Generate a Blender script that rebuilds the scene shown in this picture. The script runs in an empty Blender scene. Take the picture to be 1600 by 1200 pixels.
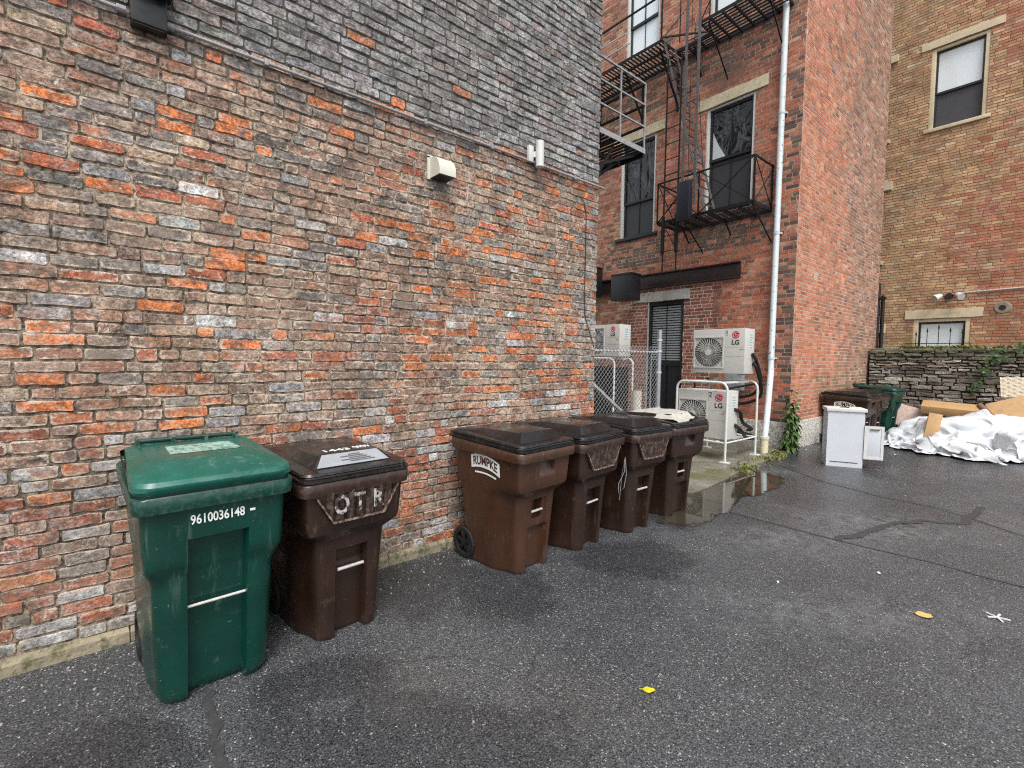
import bpy, bmesh, math, random
import numpy as np
from mathutils import Vector, Matrix, noise as mnoise
R = math.radians
PI = math.pi
scene = bpy.context.scene
COL = scene.collection
rnd = random.Random(7)

# ------------------------------------------------------------------ materials
class NT:
    def __init__(s, name):
        s.m = bpy.data.materials.new(name); s.m.use_nodes = True
        s.t = s.m.node_tree; s.t.nodes.clear()
        s.out = s.t.nodes.new('ShaderNodeOutputMaterial')
        s.b = s.t.nodes.new('ShaderNodeBsdfPrincipled')
        s.t.links.new(s.b.outputs[0], s.out.inputs[0])
        s._co = None
    def link(s, a, b): s.t.links.new(a, b)
    def put(s, sock, v):
        if isinstance(v, bpy.types.NodeSocket): s.link(v, sock)
        elif isinstance(v, (tuple, list)):
            v = tuple(v)
            sock.default_value = v if len(v) == len(sock.default_value) else v + (1,) * (len(sock.default_value) - len(v))
        else:
            try: sock.default_value = v
            except TypeError: sock.default_value = (v,) * len(sock.default_value)
    def co(s, rand=False):
        if s._co is None:
            tc = s.t.nodes.new('ShaderNodeTexCoord').outputs['Object']
            if rand:
                oi = s.t.nodes.new('ShaderNodeObjectInfo').outputs['Random']
                v = s.t.nodes.new('ShaderNodeVectorMath'); v.operation = 'ADD'
                k = s.math('MULTIPLY', oi, 37.0)
                s.link(tc, v.inputs[0]); s.link(k, v.inputs[1]); tc = v.outputs[0]
            s._co = tc
        return s._co
    def scaled(s, vec):
        v = s.t.nodes.new('ShaderNodeVectorMath'); v.operation = 'MULTIPLY'
        s.link(s.co(), v.inputs[0]); v.inputs[1].default_value = vec
        return v.outputs[0]
    def noise(s, scale, detail=4, rough=.55, co=None, dist=0.):
        n = s.t.nodes.new('ShaderNodeTexNoise')
        n.inputs['Scale'].default_value = scale; n.inputs['Detail'].default_value = detail
        n.inputs['Roughness'].default_value = rough; n.inputs['Distortion'].default_value = dist
        s.link(co or s.co(), n.inputs['Vector']); return n.outputs[0]
    def voro(s, scale, co=None, feat='F1'):
        n = s.t.nodes.new('ShaderNodeTexVoronoi'); n.feature = feat
        n.inputs['Scale'].default_value = scale
        s.link(co or s.co(), n.inputs['Vector']); return n
    def rng(s, v, a, b, c=0., d=1.):
        n = s.t.nodes.new('ShaderNodeMapRange'); n.clamp = True
        s.put(n.inputs[0], v); s.put(n.inputs[1], a); s.put(n.inputs[2], b); s.put(n.inputs[3], c); s.put(n.inputs[4], d)
        return n.outputs[0]
    def math(s, op, a, b=0., c=None):
        n = s.t.nodes.new('ShaderNodeMath'); n.operation = op
        s.put(n.inputs[0], a); s.put(n.inputs[1], b)
        if c is not None: s.put(n.inputs[2], c)
        return n.outputs[0]
    def mix(s, f, a, b, mode='MIX'):
        n = s.t.nodes.new('ShaderNodeMix'); n.data_type = 'RGBA'; n.blend_type = mode
        s.put(n.inputs[0], f); s.put(n.inputs[6], a); s.put(n.inputs[7], b); return n.outputs[2]
    def attr(s, name):
        n = s.t.nodes.new('ShaderNodeAttribute'); n.attribute_name = name; return n
    def sep(s, v):
        n = s.t.nodes.new('ShaderNodeSeparateXYZ'); s.link(v, n.inputs[0]); return n.outputs
    def bump(s, h, strength=.5, dist=.01, prev=None):
        n = s.t.nodes.new('ShaderNodeBump'); n.inputs['Strength'].default_value = strength
        n.inputs['Distance'].default_value = dist; s.put(n.inputs['Height'], h)
        if prev is not None: s.link(prev, n.inputs['Normal'])
        return n.outputs[0]
    def fin(s, col, rough=.6, metal=0., spec=.5, bump=None, coat=0.):
        s.put(s.b.inputs['Base Color'], col); s.put(s.b.inputs['Roughness'], rough)
        s.put(s.b.inputs['Metallic'], metal); s.put(s.b.inputs['Specular IOR Level'], spec)
        if coat: s.put(s.b.inputs['Coat Weight'], coat)
        if bump is not None: s.link(bump, s.b.inputs['Normal'])
        return s.m

def c3(f, k=1.): return tuple(x * k for x in f)

def simple(name, col, rough=.5, metal=0., var=.25, scale=14, bumpd=.0, bscale=60, col2=None, thr=(.55, .7), spec=.5):
    n = NT(name); n.co(True)
    f = n.noise(scale, 5, .6)
    c = n.mix(n.rng(f, .3, .7), c3(col, 1 - var), c3(col, 1 + var))
    if col2 is not None:
        c = n.mix(n.rng(n.noise(scale * 1.7, 6, .65), thr[0], thr[1]), c, col2)
    b = n.bump(n.noise(bscale, 4, .6), .5, bumpd) if bumpd else None
    r = n.rng(n.noise(scale * 2.3, 4), .3, .7, max(.03, rough - .1), min(1, rough + .1))
    return n.fin(c, r, metal, spec, b)

def brick_mat(name, smear=None, edge=True, mott=.7, mottc=(.10, .095, .09), bloom=0., fine=(.55, 1.35), bump=.012, topz=None, stains=None):
    n = NT(name); n.co()
    c = n.attr('Col').outputs['Color']
    z = n.sep(n.co())[2]
    m = n.rng(n.noise(1., 7, .68, co=n.scaled((13, 9, 15) if smear else (8, 8, 8))), .44, .60, 0, mott)
    if topz: c = n.mix(m, c, n.mix(n.rng(z, topz - .2, topz), mottc, (.19, .185, .18)))
    else: c = n.mix(m, c, mottc)
    f = n.rng(n.noise(60, 7, .75), .36, .64, fine[0], fine[1])
    c = n.mix(1., c, f, 'MULTIPLY')
    if smear: c = n.mix(n.math('MULTIPLY', n.rng(n.noise(1., 5, .6, co=n.scaled((7, 4.5, 8))), .55, .68, 0, .7), n.rng(z, topz - .2, topz, 1., 0)), c, (.44, .145, .055)); c = n.mix(n.rng(n.noise(1., 7, .74, co=n.scaled((20, 12, 27))), .52, .62, 0, .8), c, (.055, .048, .044)); c = n.mix(n.rng(n.noise(1., 7, .74, co=n.scaled((17, 10, 31)), dist=.4), .57, .64, 0, .55), c, (.50, .475, .45))
    f2 = n.rng(n.noise(2.2, 4, .6), .3, .7, .75, 1.22)
    if smear: f2 = n.math('MULTIPLY', f2, n.rng(n.noise(17, 6, .75), .38, .62, .58, 1.42))
    c = n.mix(1., c, f2, 'MULTIPLY')
    if bloom:
        low = n.rng(z, .3, 3.4, 1., .35)
        b = n.math('MULTIPLY', n.rng(n.noise(3.1, 7, .7), .54, .66), n.rng(n.noise(30, 5, .7), .45, .62))
        c = n.mix(n.math('MULTIPLY', n.math('MULTIPLY', b, low), bloom), c, (.54, .53, .52))
        big = n.rng(n.noise(1., 6, .66, co=n.scaled((2.2, 1.1, 2.6)), dist=.5), .49, .66, 0, .45)
        big = n.math('MULTIPLY', big, n.rng(z, (topz or 9) - .2, (topz or 9), 1., .0))
        c = n.mix(big, c, n.mix(n.noise(33, 6, .75), (.17, .12, .088), (.47, .35, .265)))
    if smear is not None:
        uv = n.attr('UVb').outputs['Vector']; wh = n.attr('UVs').outputs['Vector']
        u, v, _ = n.sep(uv); w, h, _ = n.sep(wh)
        d = n.math('MINIMUM', n.math('MINIMUM', u, n.math('SUBTRACT', w, u)), n.math('MINIMUM', v, n.math('SUBTRACT', h, v)))
        d = n.math('SUBTRACT', d, n.rng(n.noise(20, 7, .78), .40, .74, -.004, .030))
        e = n.rng(d, -.001, .004, 1., 0.)
        if topz: e = n.math('MULTIPLY', e, n.rng(z, topz - .5, topz, 1., .12))
        e = n.math('MULTIPLY', e, n.rng(n.noise(5.5, 6, .66), .43, .58, .0, 1.))
        sm = n.mix(n.noise(40, 5, .7), c3(smear, .45), c3(smear, 1.6))
        c = n.mix(e, c, sm)
    if bloom:
        bl = n.math('MAXIMUM', n.rng(n.noise(17, 5, .68, dist=.8), .635, .675), n.math('MULTIPLY', n.rng(n.noise(2.1, 6, .7), .52, .60), n.math('MULTIPLY', n.rng(n.noise(45, 6, .75), .50, .60), n.rng(z, .5, 1.9, .8, .12))))
        if topz: bl = n.math('MULTIPLY', bl, n.rng(z, topz - .3, topz, 1., .1))
        c = n.mix(n.math('MULTIPLY', bl, .9), c, (.60, .56, .50))
    if stains:
        for (sc, lo, hi, colr, amt) in stains:
            c = n.mix(n.rng(n.noise(sc, 5, .62), lo, hi, 0, amt), c, colr)
    if smear:
        c = n.mix(n.math('MULTIPLY', n.rng(z, .12, .55, 1., 0.), n.rng(n.noise(4, 6, .7), .46, .60, 0, .6)), c, (.085, .075, .045))
    nb = n.bump(n.noise(38, 7, .7), .8, bump)
    r = n.rng(n.noise(12, 4), .3, .7, .62, .9)
    return n.fin(c, r, 0, .35, nb)

def mortar_mat(name, lo, hi, topz=None, dark=(.07, .066, .062), patch=None):
    n = NT(name); n.co()
    f = n.noise(26, 6, .7)
    c = n.mix(n.rng(f, .41, .58), lo, hi)
    c = n.mix(n.rng(n.noise(1.6, 4, .6), .35, .65, 0, .65), c, c3(lo, .5))
    if topz:
        z = n.sep(n.co())[2]
        c = n.mix(n.rng(z, topz - .35, topz, 0, .93), c, dark)
    if patch:                       # newer pointing in a rectangle round the door
        x, y, z = n.sep(n.co()); q = None
        for (v, a, b) in ((x, patch[0], patch[1]), (z, patch[2], patch[3])):
            k = n.math('MULTIPLY', n.math('GREATER_THAN', v, a), n.math('LESS_THAN', v, b)); q = k if q is None else n.math('MULTIPLY', q, k)
        c = n.mix(n.math('MULTIPLY', q, .85), c, (.60, .53, .46))
    return n.fin(c, .9, 0, .2, n.bump(f, .8, .008))

# ------------------------------------------------------------------ mesh builder
class MB:
    def __init__(s): s.v = []; s.f = []; s.fm = []
    def add(s, vs, fs, mi=0):
        o = len(s.v); s.v += [tuple(p) for p in vs]; s.f += [tuple(i + o for i in f) for f in fs]; s.fm += [mi] * len(fs); return s
    def box(s, a, b, mi=0, mat=None):
        x0, y0, z0 = a; x1, y1, z1 = b
        vs = [(x0, y0, z0), (x1, y0, z0), (x1, y1, z0), (x0, y1, z0), (x0, y0, z1), (x1, y0, z1), (x1, y1, z1), (x0, y1, z1)]
        if mat is not None: vs = [tuple(mat @ Vector(p)) for p in vs]
        return s.add(vs, [(0, 3, 2, 1), (4, 5, 6, 7), (0, 1, 5, 4), (1, 2, 6, 5), (2, 3, 7, 6), (3, 0, 4, 7)], mi)
    def tube(s, path, r, n=8, mi=0, cap=True):
        P = [Vector(p) for p in path]; L = len(P)
        rs = r if isinstance(r, (list, tuple)) else [r] * L
        vs = []; up = None
        for i in range(L):
            t = (P[min(i + 1, L - 1)] - P[max(i - 1, 0)]).normalized()
            if up is None:
                up = Vector((0, 0, 1)) if abs(t.z) < .9 else Vector((1, 0, 0))
            a = t.cross(up).normalized(); up = a.cross(t).normalized()
            for k in range(n):
                an = 2 * PI * (k + .5) / n
                vs.append(P[i] + (a * math.cos(an) + up * math.sin(an)) * rs[i])
        fs = []
        for i in range(L - 1):
            for k in range(n):
                k2 = (k + 1) % n
                fs.append((i * n + k, i * n + k2, (i + 1) * n + k2, (i + 1) * n + k))
        if cap: fs += [tuple(range(n))[::-1], tuple((L - 1) * n + k for k in range(n))]
        return s.add(vs, fs, mi)
    def bar(s, p, q, w, h=None, mi=0):        # flat rectangular bar
        p, q = Vector(p), Vector(q); t = (q - p).normalized(); h = h or w
        up = Vector((0, 0, 1)) if abs(t.z) < .95 else Vector((0, 1, 0))
        a = t.cross(up).normalized() * w / 2; b = a.cross(t).normalized() * h / 2
        vs = [p - a - b, p + a - b, p + a + b, p - a + b, q - a - b, q + a - b, q + a + b, q - a + b]
        return s.add(vs, [(0, 3, 2, 1), (4, 5, 6, 7), (0, 1, 5, 4), (1, 2, 6, 5), (2, 3, 7, 6), (3, 0, 4, 7)], mi)
    def loft(s, secs, mi=0, capa=True, capb=True):
        n = len(secs[0]); vs = [p for q in secs for p in q]; fs = []
        for i in range(len(secs) - 1):
            for k in range(n):
                k2 = (k + 1) % n
                fs.append((i * n + k, i * n + k2, (i + 1) * n + k2, (i + 1) * n + k))
        if capa: fs.append(tuple(range(n))[::-1])
        if capb: fs.append(tuple((len(secs) - 1) * n + k for k in range(n)))
        return s.add(vs, fs, mi)
    def prism(s, poly, vec, mi=0):
        vec = Vector(vec); a = [Vector(p) for p in poly]; return s.loft([a, [p + vec for p in a]], mi)
    def build(s, name, mat, parent=None, smooth=False, ang=35, bevel=0., seg=2):
        me = bpy.data.meshes.new(name); me.from_pydata(s.v, [], s.f)
        for m in (mat if isinstance(mat, (list, tuple)) else [mat]): me.materials.append(m)
        if any(s.fm): me.polygons.foreach_set('material_index', s.fm)
        me.validate(); me.update()
        if bevel:
            bm = bmesh.new(); bm.from_mesh(me)
            es = [e for e in bm.edges if len(e.link_faces) == 2 and e.calc_face_angle(0) > R(30)]
            bmesh.ops.bevel(bm, geom=es, offset=bevel, segments=seg, affect='EDGES', profile=.6, clamp_overlap=True)
            bm.to_mesh(me); bm.free(); smooth = True
        if smooth:
            me.shade_smooth(); me.set_sharp_from_angle(angle=R(ang))
        o = bpy.data.objects.new(name, me); COL.objects.link(o)
        if parent: o.parent = parent
        return o

def tag(o, label=None, cat=None, group=None, kind=None):
    if label: o['label'] = label
    if cat: o['category'] = cat
    if group: o['group'] = group
    if kind: o['kind'] = kind
    return o
def thing(name, label, cat, loc=(0, 0, 0), rz=0., group=None):
    o = bpy.data.objects.new(name, None); o.empty_display_size = .2; COL.objects.link(o)
    o.location = loc; o.rotation_euler = (0, 0, rz)
    return tag(o, label, cat, group)
def rrect(x0, x1, y0, y1, r, n=5, z=0.):
    pts = []
    for cx, cy, a0 in ((x1 - r, y1 - r, 0), (x0 + r, y1 - r, 90), (x0 + r, y0 + r, 180), (x1 - r, y0 + r, 270)):
        for i in range(n + 1):
            a = R(a0 + 90 * i / n); pts.append((cx + r * math.cos(a), cy + r * math.sin(a), z))
    return pts
def frame_m(origin, ux, uy):
    ux, uy = Vector(ux).normalized(), Vector(uy).normalized(); uz = ux.cross(uy)
    return Matrix(((ux.x, uy.x, uz.x, origin[0]), (ux.y, uy.y, uz.y, origin[1]), (ux.z, uy.z, uz.z, origin[2]), (0, 0, 0, 1)))
def text(name, s, size, mat, parent, M, bend=0., offset=0., ext=.0006, sx=1., shear=0., align='CENTER', fn=None):
    cu = bpy.data.curves.new(name, 'FONT'); cu.body = s; cu.size = size; cu.align_x = align; cu.align_y = 'CENTER'
    cu.extrude = ext; cu.offset = offset; cu.shear = shear; cu.resolution_u = 3
    ob = bpy.data.objects.new(name, cu); COL.objects.link(ob)
    dg = bpy.context.evaluated_depsgraph_get(); dg.update()
    me = bpy.data.meshes.new_from_object(ob.evaluated_get(dg))
    bpy.data.objects.remove(ob)
    for v in me.vertices:
        x, y, z = v.co; x *= sx
        if fn: x, y = fn(x, y)
        v.co = M @ Vector((x, y + bend * x * x, z))
    me.materials.clear(); me.materials.append(mat)
    o = bpy.data.objects.new(name, me); COL.objects.link(o)
    if parent: o.parent = parent
    return o
def nz(x, y=0., z=0.): return mnoise.noise(Vector((x, y, z)))

# ------------------------------------------------------------------ brick walls
def wall_shell(mb, O, U, N, w, h, th, holes, reveal=.14, ends=True):
    """front sheet with openings, reveals, back and sides"""
    O, U, N = Vector(O), Vector(U), Vector(N); Z = Vector((0, 0, 1))
    us = sorted({0, w} | {x for a in holes for x in a[:2] if 0 < x < w}); zs = sorted({0, h} | {x for a in holes for x in a[2:4] if 0 < x < h})
    P = lambda u, z, d=0.: O + U * u + Z * z + N * d
    for i in range(len(us) - 1):
        for j in range(len(zs) - 1):
            cu, cz = (us[i] + us[i + 1]) / 2, (zs[j] + zs[j + 1]) / 2
            if any(a < cu < b and c < cz < d for a, b, c, d in holes): continue
            mb.add([P(us[i], zs[j]), P(us[i + 1], zs[j]), P(us[i + 1], zs[j + 1]), P(us[i], zs[j + 1])], [(0, 1, 2, 3)])
    for a, b, c, d in holes:
        q = [(a, c), (b, c), (b, d), (a, d)]
        for k in range(4):
            k2 = (k + 1) % 4
            mb.add([P(*q[k]), P(*q[k2]), P(*q[k2], -reveal), P(*q[k], -reveal)], [(0, 1, 2, 3)])
        mb.add([P(*p, -reveal - .02) for p in q], [(0, 1, 2, 3)])
    mb.add([P(0, 0, -th), P(w, 0, -th), P(w, h, -th), P(0, h, -th)], [(3, 2, 1, 0)])
    q = [(0, 0), (w, 0), (w, h), (0, h)]
    for k in (1, 2, 3):
        k2 = (k + 1) % 4
        mb.add([P(*q[k]), P(*q[k2]), P(*q[k2], -th), P(*q[k], -th)], [(3, 2, 1, 0)])

def bricks(name, parent, O, U, N, w, h, course, colfn, mat, holes=(), detail=False, depth=.008, joint=.009, bl=.205, hd=.22, z0=0., seed=1, wav=.003, jit=.0025, hrow=0):
    r = random.Random(seed); O, U, N = Vector(O), Vector(U), Vector(N); Z = Vector((0, 0, 1))
    V = []; F = []; CC = []; UB = []; US = []
    nrow = int((h - z0) / course)
    for row in range(nrow):
        za = z0 + row * course; zb = za + course - joint
        header = hrow and row % hrow == hrow - 1
        u = -r.random() * bl
        while u < w:
            L = (bl / 2 if (header or r.random() < hd) else bl) * (r.uniform(.82, 1.16) if detail else r.uniform(.9, 1.1))
            a, b = max(u, 0), min(u + L - joint, w); u += L
            if b - a < .03: continue
            seg = [(a, b)]
            for (ha, hb, hc, hdn) in holes:
                if zb > hc and za < hdn:
                    ns = []
                    for (p, q) in seg:
                        if q <= ha or p >= hb: ns.append((p, q))
                        else:
                            if ha - p > .02: ns.append((p, ha))
                            if q - hb > .02: ns.append((hb, q))
                    seg = ns
            for (a, b) in seg:
                col = colfn((a + b) / 2, za, r)
                if col is None: continue
                wz = wav * nz(a * .9, za * 2.1, seed) * 2
                z1, z2 = za + wz + r.uniform(-1, 1) * jit, zb + wz + r.uniform(-1, 1) * jit
                d = depth * r.uniform(.4, 1.25)
                base = len(V)
                if detail:
                    ins = .0045
                    c = min(.012, (b - a) * .2) * r.uniform(.35, 1)
                    k = max(1, int((b - a) / .05)); pts = []
                    for i in range(k + 1): pts.append((a + c + (b - a - 2 * c) * i / k, z1 + r.uniform(-1, 1) * .0055))
                    pts.append((b, z1 + c * r.uniform(.5, 1.2))); pts.append((b + r.uniform(-1, 1) * .003, (z1 + z2) / 2)); pts.append((b, z2 - c * r.uniform(.5, 1.2)))
                    for i in range(k + 1): pts.append((b - c - (b - a - 2 * c) * i / k, z2 + r.uniform(-1, 1) * .0055))
                    pts.append((a, z2 - c * r.uniform(.5, 1.2))); pts.append((a + r.uniform(-1, 1) * .003, (z1 + z2) / 2)); pts.append((a, z1 + c * r.uniform(.5, 1.2)))
                    n = len(pts); cu, cz = (a + b) / 2, (z1 + z2) / 2
                    sx, sz = 1 - 2 * ins / (b - a), 1 - 2 * ins / max(.02, z2 - z1)
                    tl = r.uniform(-.02, .02); tz = r.uniform(-.05, .05)
                    for (x, y) in pts: V.append(O + U * x + Z * y - N * .004)
                    for (x, y) in pts: V.append(O + U * (cu + (x - cu) * sx) + Z * (cz + (y - cz) * sz) + N * (d + tl * (x - cu) + tz * (y - cz) + r.uniform(-1, 1) * .0014))
                    fs = [(base + i, base + (i + 1) % n, base + n + (i + 1) % n, base + n + i) for i in range(n)] + [tuple(base + n + i for i in range(n))]
                    loc = [(x - a, y - z1) for (x, y) in pts] + [(cu + (x - cu) * sx - a, cz + (y - cz) * sz - z1) for (x, y) in pts]
                else:
                    e = .0025
                    for (x, y) in ((a, z1), (b, z1), (b, z2), (a, z2)): V.append(O + U * x + Z * y - N * .004)
                    for (x, y) in ((a + e, z1 + e), (b - e, z1 + e), (b - e, z2 - e), (a + e, z2 - e)): V.append(O + U * x + Z * y + N * (d + r.uniform(-1, 1) * .001))
                    fs = [(base, base + 1, base + 5, base + 4), (base + 1, base + 2, base + 6, base + 5), (base + 2, base + 3, base + 7, base + 6), (base + 3, base, base + 4, base + 7), (base + 4, base + 5, base + 6, base + 7)]
                    loc = None
                for f in fs:
                    F.append(f)
                    for i in f:
                        CC += [col[0], col[1], col[2], 1.]
                        if detail:
                            UB += loc[i - base]; US += (b - a, z2 - z1)
    me = bpy.data.meshes.new(name); me.from_pydata([tuple(p) for p in V], [], F); me.materials.append(mat)
    ca = me.color_attributes.new('Col', 'FLOAT_COLOR', 'CORNER'); ca.data.foreach_set('color', CC)
    if detail:
        l = me.uv_layers.new(name='UVb'); l.data.foreach_set('uv', UB)
        l = me.uv_layers.new(name='UVs'); l.data.foreach_set('uv', US)
    me.update()
    o = bpy.data.objects.new(name, me); COL.objects.link(o)
    if parent: o.parent = parent
    return o

def jitc(c, r, v=.12, h=.06):
    k = 1 + r.uniform(-v, v); return tuple(max(0, x * k * (1 + r.uniform(-h, h))) for x in c)
def pick(r, tab):
    t = sum(w for w, _ in tab); x = r.random() * t
    for w, c in tab:
        x -= w
        if x <= 0: return c
    return tab[-1][1]

XW = -3.383           # plane of the long wall on the left
RED = (.36, .092, .042); ORG = (.55, .15, .038); BRN = (.25, .155, .11); TAN = (.34, .24, .175); GRY = (.215, .19, .172); BLU = (.26, .265, .275); PAL = (.48, .48, .485); DRK = (.13, .115, .105); PNK = (.31, .175, .12)

def col_left(u, z, r):
    y = u - 3.6                                  # world y
    if z > 3.47 + .02 * nz(y * 3):
        c = pick(r, [(10, (.205, .20, .196)), (7, (.26, .253, .247)), (4, (.14, .137, .134)), (2, (.20, .165, .15)), (.35 if z < 4.1 else .03, ORG), (.3 if z < 4.1 else .02, PNK)])
        return jitc(c, r, .2)
    n = nz(y * .9, z * 1.1, 3.)
    if y > 3.72: c = pick(r, [(4, GRY), (3, BLU), (1.5, ORG), (1, RED), (1, BRN)]) if z > 1.2 else pick(r, [(5, RED), (2, ORG), (2, GRY)])
    elif z > 2.6: c = pick(r, [(5, GRY), (7, BRN), (4.5, TAN), (2.2, DRK), (2.2, RED), (2.2 + max(0, y - 1.5) * .7, ORG), (.7, BLU), (2.8, PNK)])
    elif z > 1.25: c = pick(r, [(3.5, GRY), (7, BRN), (5.5, TAN), (1.2, DRK), (2.6 + n, RED), (3.8 + max(0, y - 2.2) * 1.4, ORG), (1.1, BLU), (1.2, PAL), (3.6, PNK)])
    elif z > .78: c = pick(r, [(2.4, GRY), (2.4, BRN), (5, TAN), (4.4, RED), (2.4, ORG), (1.6, BLU), (3.0, PAL), (1.4, PNK)])
    else: c = pick(r, [(2.2, GRY), (1.0, BRN), (1.0, TAN), (8, RED), (3.0, ORG), (2.2, BLU), (4.6, PAL), (.6, PNK)])
    return jitc(c, r, .2, .035)

M_left = brick_mat('aged_brick', smear=(.50, .405, .32), mott=.46, mottc=(.215, .165, .125), bloom=.8, stains=[(.8, .52, .70, (.15, .12, .095), .32), (3.2, .60, .72, (.065, .058, .052), .6)], topz=3.5, fine=(.35, 1.7))
M_leftm = mortar_mat('aged_mortar', (.07, .052, .038), (.50, .41, .31), 3.5)
M_fac = brick_mat('red_brick', mott=.35, mottc=(.13, .06, .045), fine=(.65, 1.3), bump=.006, stains=[(.55, .56, .72, (.12, .085, .065), .75)])
M_facm = mortar_mat('pale_mortar', (.34, .25, .19), (.58, .46, .37), patch=(-6.95, -4.92, .4, 3.24))
M_side = brick_mat('salmon_brick', mott=.3, mottc=(.20, .10, .07), fine=(.6, 1.35), bump=.012)
M_yel = brick_mat('buff_brick', mott=.3, mottc=(.16, .10, .06), fine=(.65, 1.3), bump=.006, stains=[(.35, .58, .72, (.12, .09, .065), .4)])
M_yelm = mortar_mat('buff_mortar', (.20, .135, .085), (.40, .30, .20))
M_stone = simple('cream_stone', (.56, .48, .33), .8, 0, .15, 5, .006, 60, (.33, .29, .18), (.58, .72))
M_conc = simple('grey_concrete', (.40, .39, .36), .85, 0, .15, 6, .006, 70, (.25, .23, .18), (.56, .7))
M_plinth = simple('mossy_stone', (.25, .215, .145), .85, 0, .3, 6, .02, 30, (.075, .075, .032), (.50, .62))
M_rubst = simple('plain_wall_core', (.22, .17, .13), .9)
M_blk = simple('black_iron', (.006, .006, .0065), .5, .0, .3, 25)
M_iron = simple('rusted_iron', (.0065, .0058, .0058), .65, .0, .4, 20, col2=(.022, .011, .008), thr=(.58, .72), spec=.3)
M_pgry = simple('worn_grey_paint', (.085, .078, .078), .6, .0, .3, 20, col2=(.025, .018, .016), thr=(.55, .65))
M_lgry = simple('galvanised_rail', (.50, .50, .50), .5, .3, .15, 20)
M_rail = simple('dull_grey_rail', (.27, .27, .275), .55, .1, .25, 25)
M_wht = simple('white_paint', (.58, .58, .56), .45, 0, .05, 10)
M_cream = simple('cream_plastic', (.56, .54, .46), .5, 0, .06, 12)
M_wpipe = simple('chipped_white_paint', (.52, .57, .58), .5, 0, .08, 9, col2=(.17, .16, .14), thr=(.61, .65))
M_stand = simple('cream_iron_pipe', (.60, .54, .38), .65, 0, .12, 10, col2=(.35, .22, .10), thr=(.62, .72))
M_dgry = simple('dark_grey_paint', (.011, .0115, .0135), .4, 0, .15, 10)
M_navy = simple('navy_weight_paint', (.006, .0065, .014), .5, .0, .2, 10, col2=(.018, .012, .011), thr=(.6, .7))
M_beam = simple('maroon_steel', (.024, .013, .012), .5, .0, .2, 8, col2=(.012, .007, .006))
M_red = simple('red_badge', (.55, .012, .05), .4, 0, .03)
M_txt = simple('dark_print', (.03, .03, .035), .5, 0, .05)
M_fanw = simple('grille_wire', (.48, .47, .45), .45, 0, .05)
M_fand = simple('fan_cavity', (.085, .085, .082), .6, 0, .2)
M_slat = simple('blind_slat', (.24, .255, .265), .5, 0, .08)

def glass_mat(name, col, rough=.04, crumple=0., c2=None):
    n = NT(name); n.co(True)
    c = col; nb = None
    if crumple:
        h = n.math('ABSOLUTE', n.math('SUBTRACT', n.noise(1.7, 3, .55, co=n.scaled((1.5, 1.5, .8)), dist=1.2), .5))
        nb = n.bump(h, 1., crumple)
        c = n.mix(n.rng(h, 0, .03, .8, 0), col, c2)
    return n.fin(c, rough, 0, .6, nb)
M_glass = glass_mat('window_glass', (.008, .009, .011))
M_gsky = glass_mat('pale_sky_curtain_glass', (.70, .77, .80), .05)  # pale base paints in the sky's reflection; also serves for white curtains
M_film = glass_mat('crumpled_plastic_sheet', (.010, .0115, .0135), .14, .10, (.085, .095, .105))
M_scrn = glass_mat('insect_screen', (.022, .0235, .026), .5)
M_scrn2 = simple('window_screen_grey', (.045, .047, .053), .55, 0, .12, 6)

# ------------------------------------------------------------------ left building
lb = thing('brick_building', 'weathered brick building whose long blackened wall fills the left, behind the row of bins', 'building')
Y0, Y1, HL = -3.6, 4.0, 8.6
m = MB(); wall_shell(m, (XW, Y0, 0), (0, 1, 0), (1, 0, 0), Y1 - Y0, HL, .4, []); m.build('wall_core', M_leftm, lb)
m = MB(); m.box((XW - 5.6, Y1 - .42, 0), (XW - .40, Y1 - .005, HL)); m.box((XW - 5.6, Y0, 0), (XW - 5.2, Y1 - .43, HL)); m.box((XW - 5.2, Y0, HL - .3), (XW - .41, Y1 - .43, HL - .003)); m.build('rear_wall', M_rubst, lb)
w_ = bricks('wall', lb, (XW, Y0, 0), (0, 1, 0), (1, 0, 0), Y1 - Y0, HL, .0680, col_left, M_left, [], True, .010, .0066, .208, .27, z0=.088, seed=11, wav=.010, jit=.0045)
m = MB()
for k in range(15):
    a = Y0 + k * .52; b = min(a + .515, Y1 - .01)
    hh = .075 + .012 * rnd.random(); dd = .028 + .012 * rnd.random()
    m.loft([[(XW + dd, a, -.02), (XW + dd, b, -.02), (XW - .01, b, -.02), (XW - .01, a, -.02)], [(XW + dd, a, hh * .7), (XW + dd - .004, b, hh * .75), (XW - .01, b, hh), (XW - .01, a, hh)], [(XW + dd - .018, a + .004, hh), (XW + dd - .02, b - .004, hh), (XW - .01, b, hh + .004), (XW - .01, a, hh + .004)]])
m.build('plinth', M_plinth, lb)

# things on the left wall
ZC = 3.437
t = thing('conduit', 'long white metal conduit running along the left brick wall below the sooty bricks', 'pipe', (XW + .03, 0, ZC))
MB().tube([(0, -1.2, 0), (0, .1, 0)], .0105, 10).tube([(0, .27, 0), (0, 2.96, 0)], .0105, 10).tube([(0, 3.02, 0), (0, 4.06, 0)], .0105, 10).build('pipe', M_rail, t, True)
for yy in (.78, 1.9, 2.55, 3.6): MB().box((-.026, yy - .012, -.019), (.016, yy + .012, .019)).build('clamp', M_rail, t, bevel=.003)
for yy in (.27, .06): MB().tube([(0, yy, 0), (0, yy + .04, 0)], .02, 10).build('coupling', M_rail, t, True)

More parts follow.
